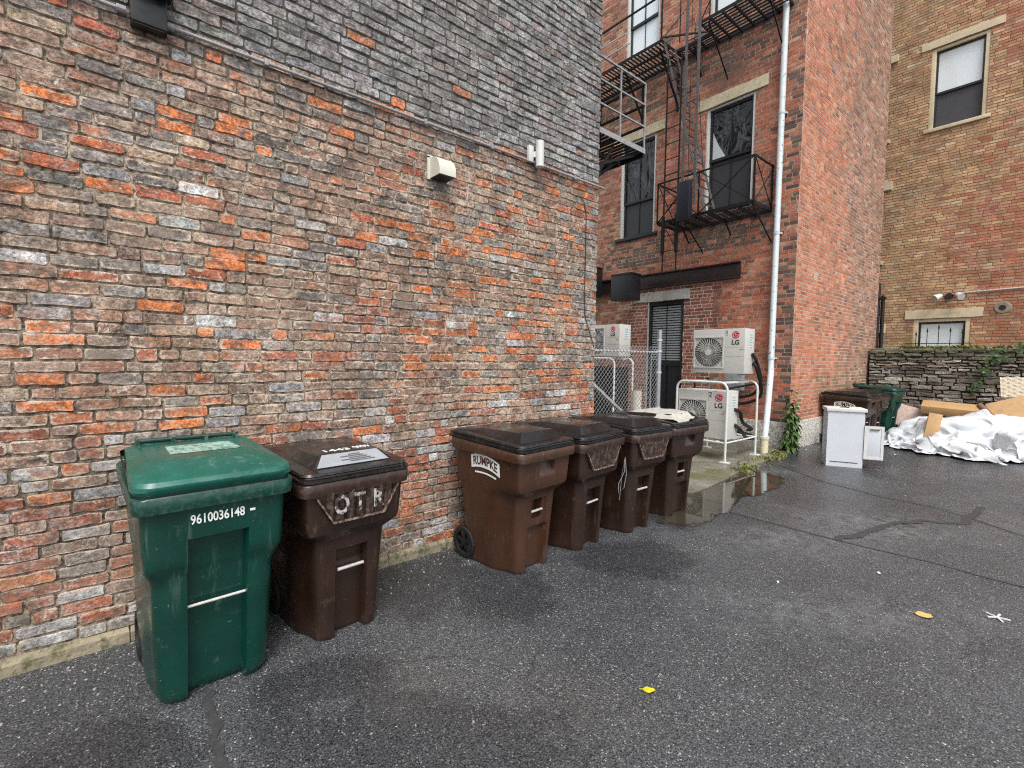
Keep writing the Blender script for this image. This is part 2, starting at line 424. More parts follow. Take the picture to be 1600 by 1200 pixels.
t = thing('wall_floodlight', 'dark bronze hooded floodlight at the top edge of the left wall, on the conduit', 'light', (XW, .19, 3.37))
MB().box((.012, -.075, 0), (.10, .085, .19)).build('housing', simple('bronze_housing', (.006, .006, .008), .35, .0, .2, 10, col2=(.02, .02, .022), thr=(.62, .7)), t, bevel=.008)
MB().loft([[(.0, -.10, .20), (.19, -.10, .165), (.19, .11, .165), (.0, .11, .20)], [(.0, -.10, .32), (.17, -.10, .235), (.17, .11, .235), (.0, .11, .32)]]).build('hood', simple('hood_metal', (.03, .03, .027), .45, .3, .2), t, bevel=.006)
MB().box((.03, -.06, -.006), (.09, .07, .004)).build('lens', M_dgry, t)

t = thing('vent_hood', 'cream plastic dryer vent hood on the left wall below the conduit', 'vent', (XW + .012, 2.03, 3.03))
prof = [(0, .155)] + [(.035 + .11 * math.sin(a), .025 + .13 * math.cos(a)) for a in [R(x) for x in range(0, 91, 10)]] + [(.145, 0), (.0, 0)]
m = MB(); m.prism([(x, -.075, z) for x, z in prof], (0, .15, 0)); m.build('hood', M_cream, t, True, 40)
MB().box((-.008, -.10, -.01), (.006, -.076, .165)).box((-.008, .076, -.01), (.006, .10, .165)).box((-.008, -.1, .156), (.006, .1, .175)).build('flange', M_cream, t)
MB().box((.01, -.068, -.006), (.135, .068, .002)).build('opening', M_dgry, t)

t = thing('wall_sensor', 'white cylindrical sensor light on the left wall on the conduit near its far corner', 'light', (XW + .012, 3.03, 3.5))
MB().box((0, -.06, -.07), (.035, -.005, .075)).build('base_box', M_wht, t, bevel=.004)
MB().tube([(.075, .035, -.115), (.075, .035, .115)], .038, 20).build('tube_body', M_wht, t, True)
MB().bar((.02, .0, 0), (.06, .03, 0), .03, .05).build('bracket', M_wht, t)

t = MB().tube([(XW + .018, 3.70, 3.28), (XW + .018, 3.76, 3.24), (XW + .018, 3.80, 3.1), (XW + .018, 3.80, 2.4), (XW + .018, 3.81, 2.08), (XW + .018, 3.87, 1.95), (XW + .018, 3.97, 1.75)], .0042, 6).build('cable', M_blk, None, True)
tag(t, 'thin black cable hanging down the far corner of the left brick wall', 'cable')

# ------------------------------------------------------------------ facade building (fire escape)
YF, XC, HF = 9.5, XW, 12.2
fb = thing('brick_building', 'red brick building with the iron fire escape, behind the air conditioners', 'building')
XF0 = -14.0
wins = dict(a=(-5.19, -4.215, 4.62, 6.77), b=(-7.33, -6.375, 4.53, 6.74), c=(-7.26, -6.38, 8.66, 10.9), d=(-5.19, -4.215, 8.62, 10.9), door=(-6.47, -5.57, .06, 2.945))
holes = [(a - XF0, b - XF0, c, d) for a, b, c, d in wins.values()]
m = MB(); wall_shell(m, (XF0, YF, 0), (1, 0, 0), (0, -1, 0), XC - XF0, HF, .35, holes); m.build('facade_core', M_facm, fb)
SD = 5.45
m = MB(); wall_shell(m, (XC, YF + .001, 0), (0, 1, 0), (1, 0, 0), SD, HF, .35, []); m.build('side_core', mortar_mat('salmon_mortar', (.48, .36, .29), (.64, .52, .44)), fb)
m = MB(); m.box((XF0, YF + SD - .4, 0), (XC - .36, YF + SD, HF)); m.box((XF0, YF + .36, HF - .3), (XC - .36, YF + SD - .41, HF - .002)); m.build('rear_wall', M_rubst, fb)
FR = (.43, .140, .080); FP = (.49, .205, .13); FD = (.27, .105, .07); FT = (.43, .265, .17); FB = (.20, .085, .065)
def col_fac(u, z, r):
    x = XF0 + u
    n = nz(x * .7, z * .5, 9.)
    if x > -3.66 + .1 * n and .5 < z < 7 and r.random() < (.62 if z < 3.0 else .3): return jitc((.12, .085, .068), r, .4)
    if -7.0 < x < -4.75 and z < 3.2: c = pick(r, [(5, (.27, .10, .065)), (3, (.20, .075, .055)), (2, (.33, .13, .085))])
    elif x < -7.0 and z < 3.4: c = pick(r, [(4, FT), (4, FD), (4, (.30, .13, .08))])
    elif x < -6.2: c = pick(r, [(5, (.42, .17, .10)), (3, FT), (3, FD), (2, FP)])
    else: c = pick(r, [(8, FR), (3.5, FP), (1.6, FD), (.5, FT)])
    for (a, b, c0, d0) in list(wins.values())[:4]:          # grime bands below sills and beside openings
        if a - .35 < x < b + .3 and c0 - .75 < z < c0 and r.random() < .72: c = (.15, .105, .08)
    if 7.2 < z < 8.0 and r.random() < .45: c = (.17, .11, .08)
    return jitc(c, r, .2 + .1 * abs(n), .06)
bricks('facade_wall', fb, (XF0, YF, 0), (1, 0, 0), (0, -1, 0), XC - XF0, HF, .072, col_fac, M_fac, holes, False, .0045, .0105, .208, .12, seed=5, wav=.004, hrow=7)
SR = (.45, .165, .088); SP = (.50, .23, .14); SB = (.32, .18, .12); SDk = (.21, .13, .095)
def col_side(u, z, r):
    n = nz(u * .5, z * .35, 4.)
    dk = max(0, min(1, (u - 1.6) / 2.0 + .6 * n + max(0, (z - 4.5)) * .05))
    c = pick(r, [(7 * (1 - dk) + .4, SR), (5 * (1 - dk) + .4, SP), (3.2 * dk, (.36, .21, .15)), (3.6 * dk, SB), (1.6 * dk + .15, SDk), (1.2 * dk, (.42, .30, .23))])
    if .9 < z < 1.35 and 1.2 < u and r.random() < .5: c = (.24, .17, .10)
    return jitc(c, r, .2, .06)
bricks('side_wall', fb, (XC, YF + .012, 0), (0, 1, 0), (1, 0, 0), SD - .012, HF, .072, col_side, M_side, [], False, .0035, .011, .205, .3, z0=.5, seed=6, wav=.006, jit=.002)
# stone base course wrapping the corner
m = MB()
m.box((-5.5, YF - .05, -.05), (XC + .03, YF - .012, .50)); m.box((XC + .013, YF - .011, -.05), (XC + .045, YF + SD - .01, .515))
m.build('stone_base', simple('rough_render', (.50, .48, .43), .9, 0, .3, 18, .05, 22, (.24, .23, .2), (.5, .6)), fb, bevel=.006)

def lintel(name, x0, x1, z0, z1, y, mat, parent, pr=.03, back=.0):
    m = MB(); n = 7; secs = []
    for i in range(n + 1):
        x = x0 + (x1 - x0) * i / n; j = rnd.uniform(-.006, .006); k = rnd.uniform(-.006, .006)
        secs.append([(x, y - pr + rnd.uniform(-.003, .003), z0 + j), (x, y + back, z0 + j), (x, y + back, z1 + k), (x, y - pr + rnd.uniform(-.003, .003), z1 + k)])
    m.loft(secs); return m.build(name, mat, parent, bevel=.005, seg=1)
lintel('lintel', -5.385, -3.985, 6.772, 6.985, YF, M_stone, fb)
lintel('lintel', -7.55, -6.16, 6.742, 6.945, YF, M_stone, fb)
lintel('lintel', -6.86, -5.43, 2.947, 3.165, YF, M_conc, fb)

def sash_window(parent, x0, x1, z0, z1, y, jamb, frame, top, low, mid=None, sill=None, mun=True, rev=.10, jw=.048):
    """wooden window set back in its opening: casing > sashes and panes"""
    yb = y + rev
    m = MB(); m.box((x0, y + .015, z0), (x0 + jw, yb + .03, z1)); m.box((x1 - jw, y + .015, z0), (x1, yb + .03, z1)); m.box((x0 + jw, y + .02, z1 - jw * .8), (x1 - jw, yb + .03, z1))
    w = m.build('window_casing', jamb, parent, bevel=.004)
    a, b, c, d = x0 + jw, x1 - jw, z0, z1 - jw * .8
    mid = mid if mid is not None else (c + d) / 2; s = .045
    m = MB()
    m.box((a, yb - .03, mid - .02), (a + s, yb + .02, d)); m.box((b - s, yb - .03, mid - .02), (b, yb + .02, d)); m.box((a + s, yb - .03, d - s), (b - s, yb + .02, d)); m.box((a + s, yb - .035, mid - .03), (b - s, yb + .02, mid + .025))
    if mun: m.box(((a + b) / 2 - .009, yb - .02, mid + .026), ((a + b) / 2 + .009, yb + .01, d - s - .001))
    m.build('upper_sash', frame, w)
    m = MB()
    m.box((a, yb - .012, c), (a + s, yb + .03, mid - .021)); m.box((b - s, yb - .012, c), (b, yb + .03, mid - .021)); m.box((a + s, yb - .012, c), (b - s, yb + .03, c + s * 1.3))
    if mun: m.box(((a + b) / 2 - .006, yb - .004, c + s * 1.3 + .001), ((a + b) / 2 + .006, yb + .012, mid - .032))
    m.build('lower_sash', frame, w)
    MB().box((a + s - .01, yb + .002, mid), (b - s + .01, yb + .008, d - s + .01)).build('upper_pane', top, w)
    MB().box((a + s - .01, yb + .014, c + .02), (b - s + .01, yb + .02, mid)).build('lower_pane', low, w)
    if sill: MB().box((x0 - .1, y - .05, z0 - .075), (x1 + .1, yb, z0 - .002)).build('sill', sill, w, bevel=.006)
    return w
sash_window(fb, -5.19, -4.215, 4.62, 6.77, YF, M_wht, M_dgry, M_film, M_scrn, 5.72)
tw = fb.children[-1]
m = MB(); m.prism([(-5.09, YF + .1, 6.30), (-5.09, YF + .1, 5.76), (-4.82, YF + .1, 5.76), (-4.97, YF + .1, 6.02)], (0, -.004, 0)); m.build('curtain_edge', glass_mat('pale_curtain', (.50, .53, .54), .3), tw)
sash_window(fb, -7.33, -6.375, 4.53, 6.74, YF, M_wht, M_dgry, M_film, M_scrn, 5.35, M_dgry)
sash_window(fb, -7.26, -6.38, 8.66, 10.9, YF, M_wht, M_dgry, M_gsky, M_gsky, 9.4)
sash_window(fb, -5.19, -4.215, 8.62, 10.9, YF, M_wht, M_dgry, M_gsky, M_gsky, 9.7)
# ground floor louvred door
dx0, dx1, dzt = -6.47, -5.57, 2.945
m = MB(); m.box((dx0, YF + .01, .06), (dx0 + .09, YF + .10, dzt)); m.box((dx1 - .06, YF + .01, .06), (dx1, YF + .10, dzt)); m.box((dx0 + .09, YF + .01, dzt - .09), (dx1 - .06, YF + .10, dzt))
dr = m.build('door_frame', M_blk, fb, bevel=.005)
MB().box((dx0 + .005, YF - .012, .06), (dx0 + .03, YF + .009, dzt)).build('jamb_strip', M_lgry, dr)
m = MB()
for k in range(22):
    z = 1.62 + k * .056
    m.box((dx0 + .10, YF + .05, z), (dx1 - .07, YF + .075, z + .034), mat=None)
m.build('blind', M_slat, dr)
MB().box((dx0 + .09, YF + .08, .06), (dx1 - .06, YF + .09, dzt - .09)).build('door_panel', M_dgry, dr)
MB().box((dx0 + .09, YF + .045, 1.50), (dx1 - .06, YF + .079, 1.60)).box((dx0 + .09, YF + .045, .06), (dx1 - .06, YF + .079, .30)).box((-6.02, YF + .044, .3), (-5.99, YF + .079, 1.5)).box((-6.01, YF + .042, 1.6), (-5.99, YF + .049, 2.85)).build('rail', M_blk, dr)
# steel beam over the door
m = MB(); m.box((-8.6, YF - .045, 3.285), (-4.365, YF - .013, 3.55)); m.box((-8.6, YF - .085, 3.255), (-4.365, YF - .013, 3.284)); m.box((-8.6, YF - .085, 3.551), (-4.365, YF - .013, 3.58)); m.build('steel_beam', M_beam, fb, bevel=.004)

# black boxes on the wall
for (x0, x1, y0, za, zb, lab) in ((-6.84, -6.32, 8.60, 2.93, 3.50, 'black square wall box projecting over the door by the steel beam'), (-8.12, -7.68, 8.95, 3.15, 3.86, 'narrow black wall box half hidden behind the left wall corner')):
    t = thing('wall_box', lab, 'box', ((x0 + x1) / 2, YF, za))
    hw = (x1 - x0) / 2; d = y0 - YF
    MB().box((-hw, d, 0), (hw, d + .37, zb - za)).build('casing', M_dgry, t, bevel=.006)
    MB().box((-hw - .012, d - .012, zb - za - .02), (hw + .012, d + .38, zb - za + .012)).build('cap', M_dgry, t)
    MB().box((-.2, d + .371, .15), (-.1, -.008, .25)).build('bracket', M_blk, t)

# downspout
t = thing('downspout', 'white chipped downspout at the corner of the red brick building', 'drainpipe', (-3.70, YF, 0))
m = MB(); m.tube([(0.0, -.1, 9.8), (0.0, -.1, 1.56), (.02, -.14, 1.45), (.21, -.74, .42), (.22, -.80, .30), (.22, -.80, .26)], .052, 14); m.build('pipe', M_wpipe, t, True)
for z in (8.3, 6.1, 3.95, 1.66): MB().tube([(0, -.1, z), (0, -.1, z + .05)], .058, 14).box((-.07, -.06, z + .01), (.07, -.008, z + .04)).build('strap', M_wpipe, t, True)
MB().tube([(.22, -.80, -.02), (.22, -.80, .30)], .066, 16).tube([(.22, -.80, .27), (.22, -.80, .31)], .076, 16).build('standpipe', M_stand, t, True)

# ------------------------------------------------------------------ fire escape
fe = thing('fire_escape', 'black iron fire escape with two balconies and a steep ladder on the red facade', 'fire escape', (-5, YF, 0))
def L(x, y, z): return (x + 5, y - YF, z)
def platform(x0, x1, y0, y1, z, along, nsl, nb):
    m = MB()
    m.bar(L(x0, y0, z), L(x1, y0, z), .012, .06); m.bar(L(x0, y1 - .02, z), L(x1, y1 - .02, z), .012, .06)
    m.bar(L(x0, y0, z), L(x0, y1, z), .012, .06); m.bar(L(x1, y0, z), L(x1, y1, z), .012, .06)
    for k in range(1, nsl):
        if along == 'x':
            y = y0 + (y1 - y0) * k / nsl; m.bar(L(x0, y, z), L(x1, y, z), .028, .014)
        else:
            x = x0 + (x1 - x0) * k / nsl; m.bar(L(x, y0, z), L(x, y1, z), .028, .014)
    for k in range(1, nb):
        if along == 'x':
            x = x0 + (x1 - x0) * k / nb; m.bar(L(x, y0 - .02, z - .035), L(x, y1, z - .035), .02, .05)
        else:
            y = y0 + (y1 - y0) * k / nb; m.bar(L(x0, y, z - .035), L(x1, y, z - .035), .02, .05)
    return m
platform(-5.78, -3.84, 8.72, YF, 4.44, 'x', 9, 7).build('lower_platform', M_iron, fe)
m = platform(-8.6, -5.74, 8.62, YF, 8.04, 'y', 34, 3); m.build('upper_platform', M_iron, fe)
platform(-5.72, -4.98, 9.16, YF, 8.04, 'x', 5, 3).build('walkway', M_iron, fe)
platform(-4.96, -3.62, 8.70, YF, 8.02, 'x', 9, 6).build('upper_platform', M_iron, fe)
def rod(m, a, b, w=.016): m.bar(L(*a), L(*b), w, w)
m = MB(); zt, zb, yf = 5.24, 4.44, 8.72
rod(m, (-5.78, yf, zt), (-3.84, yf, zt), .026); rod(m, (-3.84, yf, zt), (-3.84, YF, zt), .026); rod(m, (-5.78, yf, zt), (-5.78, YF, zt), .022)
for x in (-5.78, -4.88, -3.84): rod(m, (x, yf, zb), (x, yf, zt), .032 if x > -4 else .024)
rod(m, (-3.84, 9.46, zb), (-3.84, 9.46, zt), .026); rod(m, (-5.78, 9.46, zb), (-5.78, 9.46, zt), .022)
for (a, b) in ((-4.88, -3.84), (-5.78, -4.88)): rod(m, (a, yf, zt), (b, yf, zb)); rod(m, (a, yf - .012, zb), (b, yf - .012, zt))
for x in (-3.84, -5.78): rod(m, (x, yf, zt), (x, YF, zb), .012); rod(m, (x + .012, yf, zb), (x + .012, YF, zt), .012)
m.build('lower_railing', M_iron, fe)
def bracket(*rods):
    m = MB()
    for (a, b, w_) in rods: rod(m, a, b, w_)
    m.build('bracket', M_iron, fe)
for x in (-5.2, -3.86): bracket(((x, yf, zb - .03), (x + .03, YF, 3.86), .018))
for x in (-5.5, -4.6): bracket(((x, 9.2, zb - .03), (x, YF, 4.12), .022))
for x in (-8.0, -6.75, -5.86): bracket(((x, 8.75, 8.0), (x, YF, 7.1), .032), ((x, YF - .02, 7.0), (x, YF - .02, 8.0), .045))
for x in (-4.80, -3.75): bracket(((x, 8.72, 7.98), (x + .02, YF, 7.22), .02))
bracket(((-5.35, 9.2, 8), (-5.35, YF, 7.5), .03))
m = MB(); zt = 8.93
rod(m, (-8.6, 8.62, zt), (-5.74, 8.62, zt), .03); rod(m, (-5.74, 8.62, 8.04), (-5.74, 8.62, zt + .1), .026); rod(m, (-5.5, 8.9, 8.0), (-5.5, 8.9, 9.3), .016)
rod(m, (-5.74, 8.62, zt), (-5.02, 9.16, zt), .02); rod(m, (-4.96, 8.70, zt), (-3.62, 8.70, zt), .026); rod(m, (-4.96, 8.70, 8.02), (-4.96, 8.70, zt), .026); rod(m, (-3.62, 8.7, 8.02), (-3.62, 8.7, zt), .026)
rod(m, (-4.96, 8.70, 8.02), (-4.4, 8.70, zt), .014); rod(m, (-5.74, 8.62, 8.04), (-5.2, 9.1, zt), .012); rod(m, (-5.02, 9.16, 8.04), (-5.02, 9.16, zt), .018); rod(m, (-5.74, 8.62, 8.1), (-5.02, 9.16, 8.1), .03)
m.build('upper_railing', M_iron, fe)
m = MB(); rod(m, (-8.6, 8.62, 8.62), (-6.62, 8.62, 8.62), .018); rod(m, (-8.6, 8.62, 8.36), (-6.5, 8.62, 8.36), .018)
m.build('mid_rail', M_lgry, fe)
m = MB(); A0, A1, B0, B1 = (-5.74, 8.74, 8.05), (-4.74, 8.74, 4.45), (-5.74, 9.14, 8.05), (-4.74, 9.14, 4.45)
m.bar(L(*A0), L(*A1), .012, .085); m.bar(L(*B0), L(*B1), .012, .085)
for k in range(1, 20):
    f = k / 20; rod(m, tuple(A0[i] + (A1[i] - A0[i]) * f for i in range(3)), tuple(B0[i] + (B1[i] - B0[i]) * f for i in range(3)), .02)
m.build('inclined_ladder', M_pgry, fe)
m = MB()
for x in (-5.13, -4.875): m.bar(L(x, 8.55, 4.6), L(x, 8.55, 9.9), .045, .03)
for z in (5.25, 6.55, 7.7): rod(m, (-5.13, 8.55, z), (-4.875, 8.55, z), .016); rod(m, (-5.0, 8.55, z), (-5.0, 8.74, z), .016)
m.build('guide_rail', M_pgry, fe)
m = MB(); rod(m, (-4.97, 8.47, 5.07), (-5.06, 8.58, 9.9), .007); rod(m, (-4.8, 8.72, 5.2), (-5.06, 8.7, 8.1), .008); m.build('cable', M_iron, fe)

t = thing('drop_ladder', 'thin black drop ladder hanging at the left end of the lower balcony', 'ladder', (-5.37, 8.55, 3.4))
m = MB()
for x in (-.15, .15): m = MB(); m.bar((x, 0, .35), (x, 0, 4.15), .024, .02); m.bar((x, -.012, .36), (x, -.012, 1.08), .055, .05); m.bar((x, 0, 0), (x, 0, .36), .02, .02); m.build('stile', M_iron, t)
for k in range(1, 14): MB().bar((-.15, 0, .1 + k * .3), (.15, 0, .1 + k * .3), .014, .014).build('rung', M_iron, t)
MB().bar((-.15, .0, .95), (.15, 0, .4), .012, .012).build('brace', M_iron, t)
t = thing('counterweight', 'dark navy counterweight box hanging beside the drop ladder in front of the lower balcony', 'weight', (-5.03, 8.47, 4.29))
MB().box((-.13, -.06, 0), (.13, .06, .74)).build('weight_block', M_navy, t, bevel=.008)
MB().tube([(0, 0, .735), (0.02, 0, .77), (.0, 0, .80), (-.02, 0, .77), (0, 0, .735)], .008, 6).build('hook', M_iron, t)

# landing on the rear wall of the left building
t = thing('iron_landing', 'grey edged iron landing with rails sticking out past the far corner of the left wall', 'landing', (-3.6, 4.0, 4.2))
m = MB(); m.bar((0, 0, 0), (0, 1.12, 0), .014, .06); m.bar((0, 0, .29), (0, 1.1, .29), .018, .016); m.bar((0, 0, .55), (0, 1.1, .55), .018, .016); m.bar((0, 0, .8), (0, 1.1, .8), .02, .018)
for y in (.07, .62, 1.1): m.bar((0, y, 0), (0, y, .8), .017, .017)
m.build('side_rail', M_rail, t)
m = MB()
for k in range(1, 16): m.bar((-1.9, k * .072, -.02), (-.02, k * .072, -.02), .03, .014)
for x in (-.35, -.9, -1.5): m.bar((x, 0, -.05), (x, 1.1, -.05), .03, .05)
m.bar((-1.9, 1.1, -.03), (0, 1.1, -.03), .02, .09); m.build('deck', M_iron, t)
m = MB()
for z in (.3, .55, .8): m.bar((-1.9, 1.1, z), (0, 1.1, z), .03, .02)
m.build('front_rail', M_iron, t)
m = MB(); m.bar((-.08, 1.0, -.06), (-.08, .38, -.32), .03, .03); m.bar((-.08, .38, -.32), (-.08, .02, -.86), .035, .035); m.bar((-.35, 1.0, -.06), (-.35, .02, -.8), .03, .03); m.bar((-.08, .6, -.06), (-.08, .3, -.5), .025, .025)
m.build('strut', M_iron, t)

# ------------------------------------------------------------------ yellow building
YY = 16.5; X0Y = -7.0; WY = 9.5; HY = 13.0
yb_ = thing('brick_building', 'buff and red brick building rising behind the rubble stone wall', 'building')
uw = (-2.87, -1.78, 7.72, 9.75); lw = (-2.93, -1.81, 1.7, 2.80)
hy = [(a - X0Y, b - X0Y, c, d) for a, b, c, d in (uw, lw)]
m = MB(); wall_shell(m, (X0Y, YY, 0), (1, 0, 0), (0, -1, 0), WY, HY, .4, hy); m.build('wall_core', M_yelm, yb_)
m = MB(); m.box((X0Y, YY + .42, 0), (X0Y + WY, YY + 4.4, HY - .2)); m.build('rear_block', M_rubst, yb_)
YB = (.51, .325, .18); YB2 = (.45, .27, .15); YO = (.43, .235, .135); YR = (.42, .165, .095); YP = (.44, .225, .15); YPale = (.55, .41, .26)
def col_yel(u, z, r):
    x = X0Y + u
    t_ = (x + 1.5) * .5 + nz(x * .45, z * .3, 2.) * .75 + nz(x * 1.6, z * 1.2, 8) * .35
    if z < 3.4: t_ += .25
    if z > 7.2: t_ += .25 * (x + 1.75)
    red = 1 / (1 + math.exp(-7 * t_))
    c = pick(r, [(5, YR), (3.5, YP), (2, YO), (.5, YB)]) if r.random() < red else pick(r, [(5, YB), (4, YB2), (1.5, YO), (1.5, YPale)])
    return jitc(c, r, .16, .06)
bricks('wall', yb_, (X0Y, YY, 0), (1, 0, 0), (0, -1, 0), WY, HY, .072, col_yel, M_yel, hy, False, .008, .010, .21, .15, seed=9, wav=.006)
lintel('lintel', -3.09, -1.545, 9.765, 9.95, YY, M_stone, yb_); lintel('lintel', -3.12, -1.60, 2.805, 3.03, YY, M_stone, yb_)
for (a, b, c, d) in ((-5.2, -3.56, 9.765, 9.95), (-5.2, -3.55, 6.37, 6.6), (-5.2, -3.66, 7.65, 7.75), (-5.2, -3.66, 4.35, 4.45), (-5.2, -3.53, 2.45, 2.7)): lintel('sill', a, b, c, d, YY, M_stone, yb_, .06)
M_ystone = simple('buff_paint_wood', (.58, .49, .33), .6, 0, .08, 8)
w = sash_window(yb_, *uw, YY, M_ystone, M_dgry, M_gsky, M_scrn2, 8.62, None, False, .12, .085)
MB().box((-2.95, YY - .07, 7.63), (-1.70, YY + .1, 7.715)).build('sill', M_stone, w, bevel=.008)
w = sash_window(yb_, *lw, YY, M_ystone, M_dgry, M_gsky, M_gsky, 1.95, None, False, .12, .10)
t = thing('window_guard', 'black iron window guard with spear points in front of the basement window', 'guard', (-2.39, YY - .12, 1.9))
m = MB(); m.bar((-.68, 0, .25), (.68, 0, .25), .018, .02); m.bar((-.68, 0, .02), (.68, 0, .02), .018, .02)
m.bar((-.66, 0, .02), (-.66, .11, .02), .018, .02); m.bar((.66, 0, .02), (.66, .11, .02), .018, .02)
m.build('rail', M_blk, t)
for k in range(5):
    x = -.45 + k * .225; zt = .36 + (.26, .37, .47, .37, .3)[k] * .75 - .1
    MB().tube([(x, 0, 0), (x, 0, zt), (x, 0, zt + .02), (x, 0, zt + .05), (x, 0, zt + .13)], [.008, .008, .02, .018, .001], 6).build('spear', M_blk, t)
t = thing('twin_floodlight', 'white twin head floodlight over the basement window of the buff building', 'light', (-2.24, YY, 3.36))
MB().tube([(0, -.004, 0), (0, -.09, 0)], .075, 14).build('base', M_dgry, t, True)
for s in (-1, 1):
    MB().tube([(s * .05, -.06, 0), (s * .14, -.13, -.005)], .02, 8).build('arm', M_dgry, t)
    MB().tube([(s * .13, -.12, .015), (s * .17, -.16, 0), (s * .24, -.24, -.05), (s * .255, -.255, -.06)], [.03, .06, .085, .085], 14).build('lamp_head', M_wht, t, True)
t = tag(MB().tube([(-2.12, YY - .04, 3.42), (-1.0, YY - .04, 3.445), (1.2, YY - .04, 3.47)], .019, 8).build('conduit', M_lgry, None, True), 'pale conduit leading right from the twin floodlight', 'pipe')
t = thing('wall_vent', 'small round vent hole in a grey mortar patch on the buff building', 'vent', (-1.27, YY - .01, 3.0))
m = MB(); m.loft([[(.16 * math.cos(a) * (1 + .4 * nz(a * 2)), 0, .15 * math.sin(a)) for a in [2 * PI * k / 16 for k in range(16)]], [(.13 * math.cos(a), -.02, .13 * math.sin(a)) for a in [2 * PI * k / 16 for k in range(16)]]]); m.build('patch', simple('dull_mortar', (.24, .20, .16), .9, 0, .3, 14), t, True)
MB().tube([(0, -.021, 0), (0, -.03, 0)], .062, 14).build('hole', M_blk, t)
t = thing('drainpipe', 'pair of black drainpipes in the gap behind the salmon side wall', 'drainpipe', (-3.52, 15.6, 0))
m = MB()
for x, zt in ((-.10, 3.75), (.0, 3.72), (.1, 3.4)): m.tube([(x, 0, 0), (x, 0, zt)], .045, 10)
m.build('pipe', M_blk, t, True)
for z in (1.2, 3.3): MB().box((-.16, -.06, z), (.16, .06, z + .05)).build('strap', M_blk, t)

# ------------------------------------------------------------------ rubble stone wall
YS, HS = 14.3, 1.95
sw = thing('stone_wall', 'mossy rubble stone retaining wall behind the rubbish pile', 'wall')
m = MB(); m.box((XC + .05, YS, -.1), (4.0, YS + .45, HS - .04)); m.build('wall_core', simple('dark_mortar', (.045, .039, .031), .95, 0, .4, 12, .02, 30), sw)
ST = [(5, (.25, .22, .18)), (4, (.32, .29, .25)), (3.5, (.17, .15, .12)), (3, (.42, .39, .345)), (1.5, (.19, .165, .11))]
M_rub = brick_mat('rubble_stone', mott=.4, mottc=(.10, .09, .07), fine=(.4, 1.6), bump=.03, stains=[(1.6, .58, .72, (.07, .075, .03), .6)])
r = random.Random(3); z = .0; k = 0
wl = thing('stone_face', None, None); wl.parent = sw; bpy.data.objects.remove(wl)
V = []; F = []; CC = []
while z < HS - .05:
    ch = r.choice((.06, .07, .08, .095, .115)); ch = min(ch, HS - z)
    u = XC + .06 - r.random() * .2
    while u < 4:
        Lq = r.uniform(.14, .46); a, b = max(u, XC + .055), u + Lq - r.uniform(.012, .03); u += Lq
        if b - a < .06: continue
        h2 = ch - r.uniform(.008, .024); zz = z + r.uniform(-.012, .012) + .02 * nz(a * .7, z * 2)
        base = len(V); d = r.uniform(.02, .075)
        nk = max(3, int((b - a) / .07)); pts = []
        for i in range(nk + 1): pts.append((a + (b - a) * i / nk, zz + r.uniform(-.010, .010) * (1 if 0 < i < nk else 2.2)))
        for i in range(nk + 1): pts.append((b - (b - a) * i / nk, zz + h2 + r.uniform(-.011, .011) * (1 if 0 < i < nk else 2.2)))
        cu, cz = (a + b) / 2, zz + h2 / 2; n = len(pts)
        for sc, dep in ((1., 0.), (.985, .6), (.90, 1.), (.5, 1.05)):
            for (x, y) in pts: V.append((cu + (x - cu) * (1 - (1 - sc) * .5), YS - d * dep - (r.uniform(-.006, .006) if dep else 0) + .002, cz + (y - cz) * sc))
        fs = []
        for q in range(3):
            for i in range(n): fs.append((base + q * n + i, base + q * n + (i + 1) % n, base + (q + 1) * n + (i + 1) % n, base + (q + 1) * n + i))
        fs.append(tuple(base + 3 * n + i for i in range(n)))
        col = jitc(pick(r, ST), r, .25)
        if z > HS - .25: col = jitc((.17, .165, .12), r, .25)
        for f in fs:
            F.append(f); CC += [*col, 1.] * len(f)
    z += ch
me = bpy.data.meshes.new('stone_face'); me.from_pydata(V, [], F); me.materials.append(M_rub)
me.color_attributes.new('Col', 'FLOAT_COLOR', 'CORNER').data.foreach_set('color', CC)
o = bpy.data.objects.new('stone_face', me); COL.objects.link(o); o.parent = sw
m = MB(); u = XC + .055
while u < 4:
    Lq = rnd.uniform(.3, .7); h = rnd.uniform(.05, .075)
    m.box((u, YS - rnd.uniform(.03, .09), HS - .035), (u + Lq - .015, YS + .46, HS - .035 + h)); u += Lq
m.build('coping', simple('mossy_cap', (.17, .155, .11), .9, 0, .35, 9, .03, 25, (.09, .11, .03), (.5, .62)), sw, bevel=.015)
o = MB().box((-9, YS + .46, 1.2), (5, YY - .001, 1.72)).build('terrace_ground', simple('soil', (.09, .075, .05), .95, 0, .3, 6)); tag(o, kind='structure')

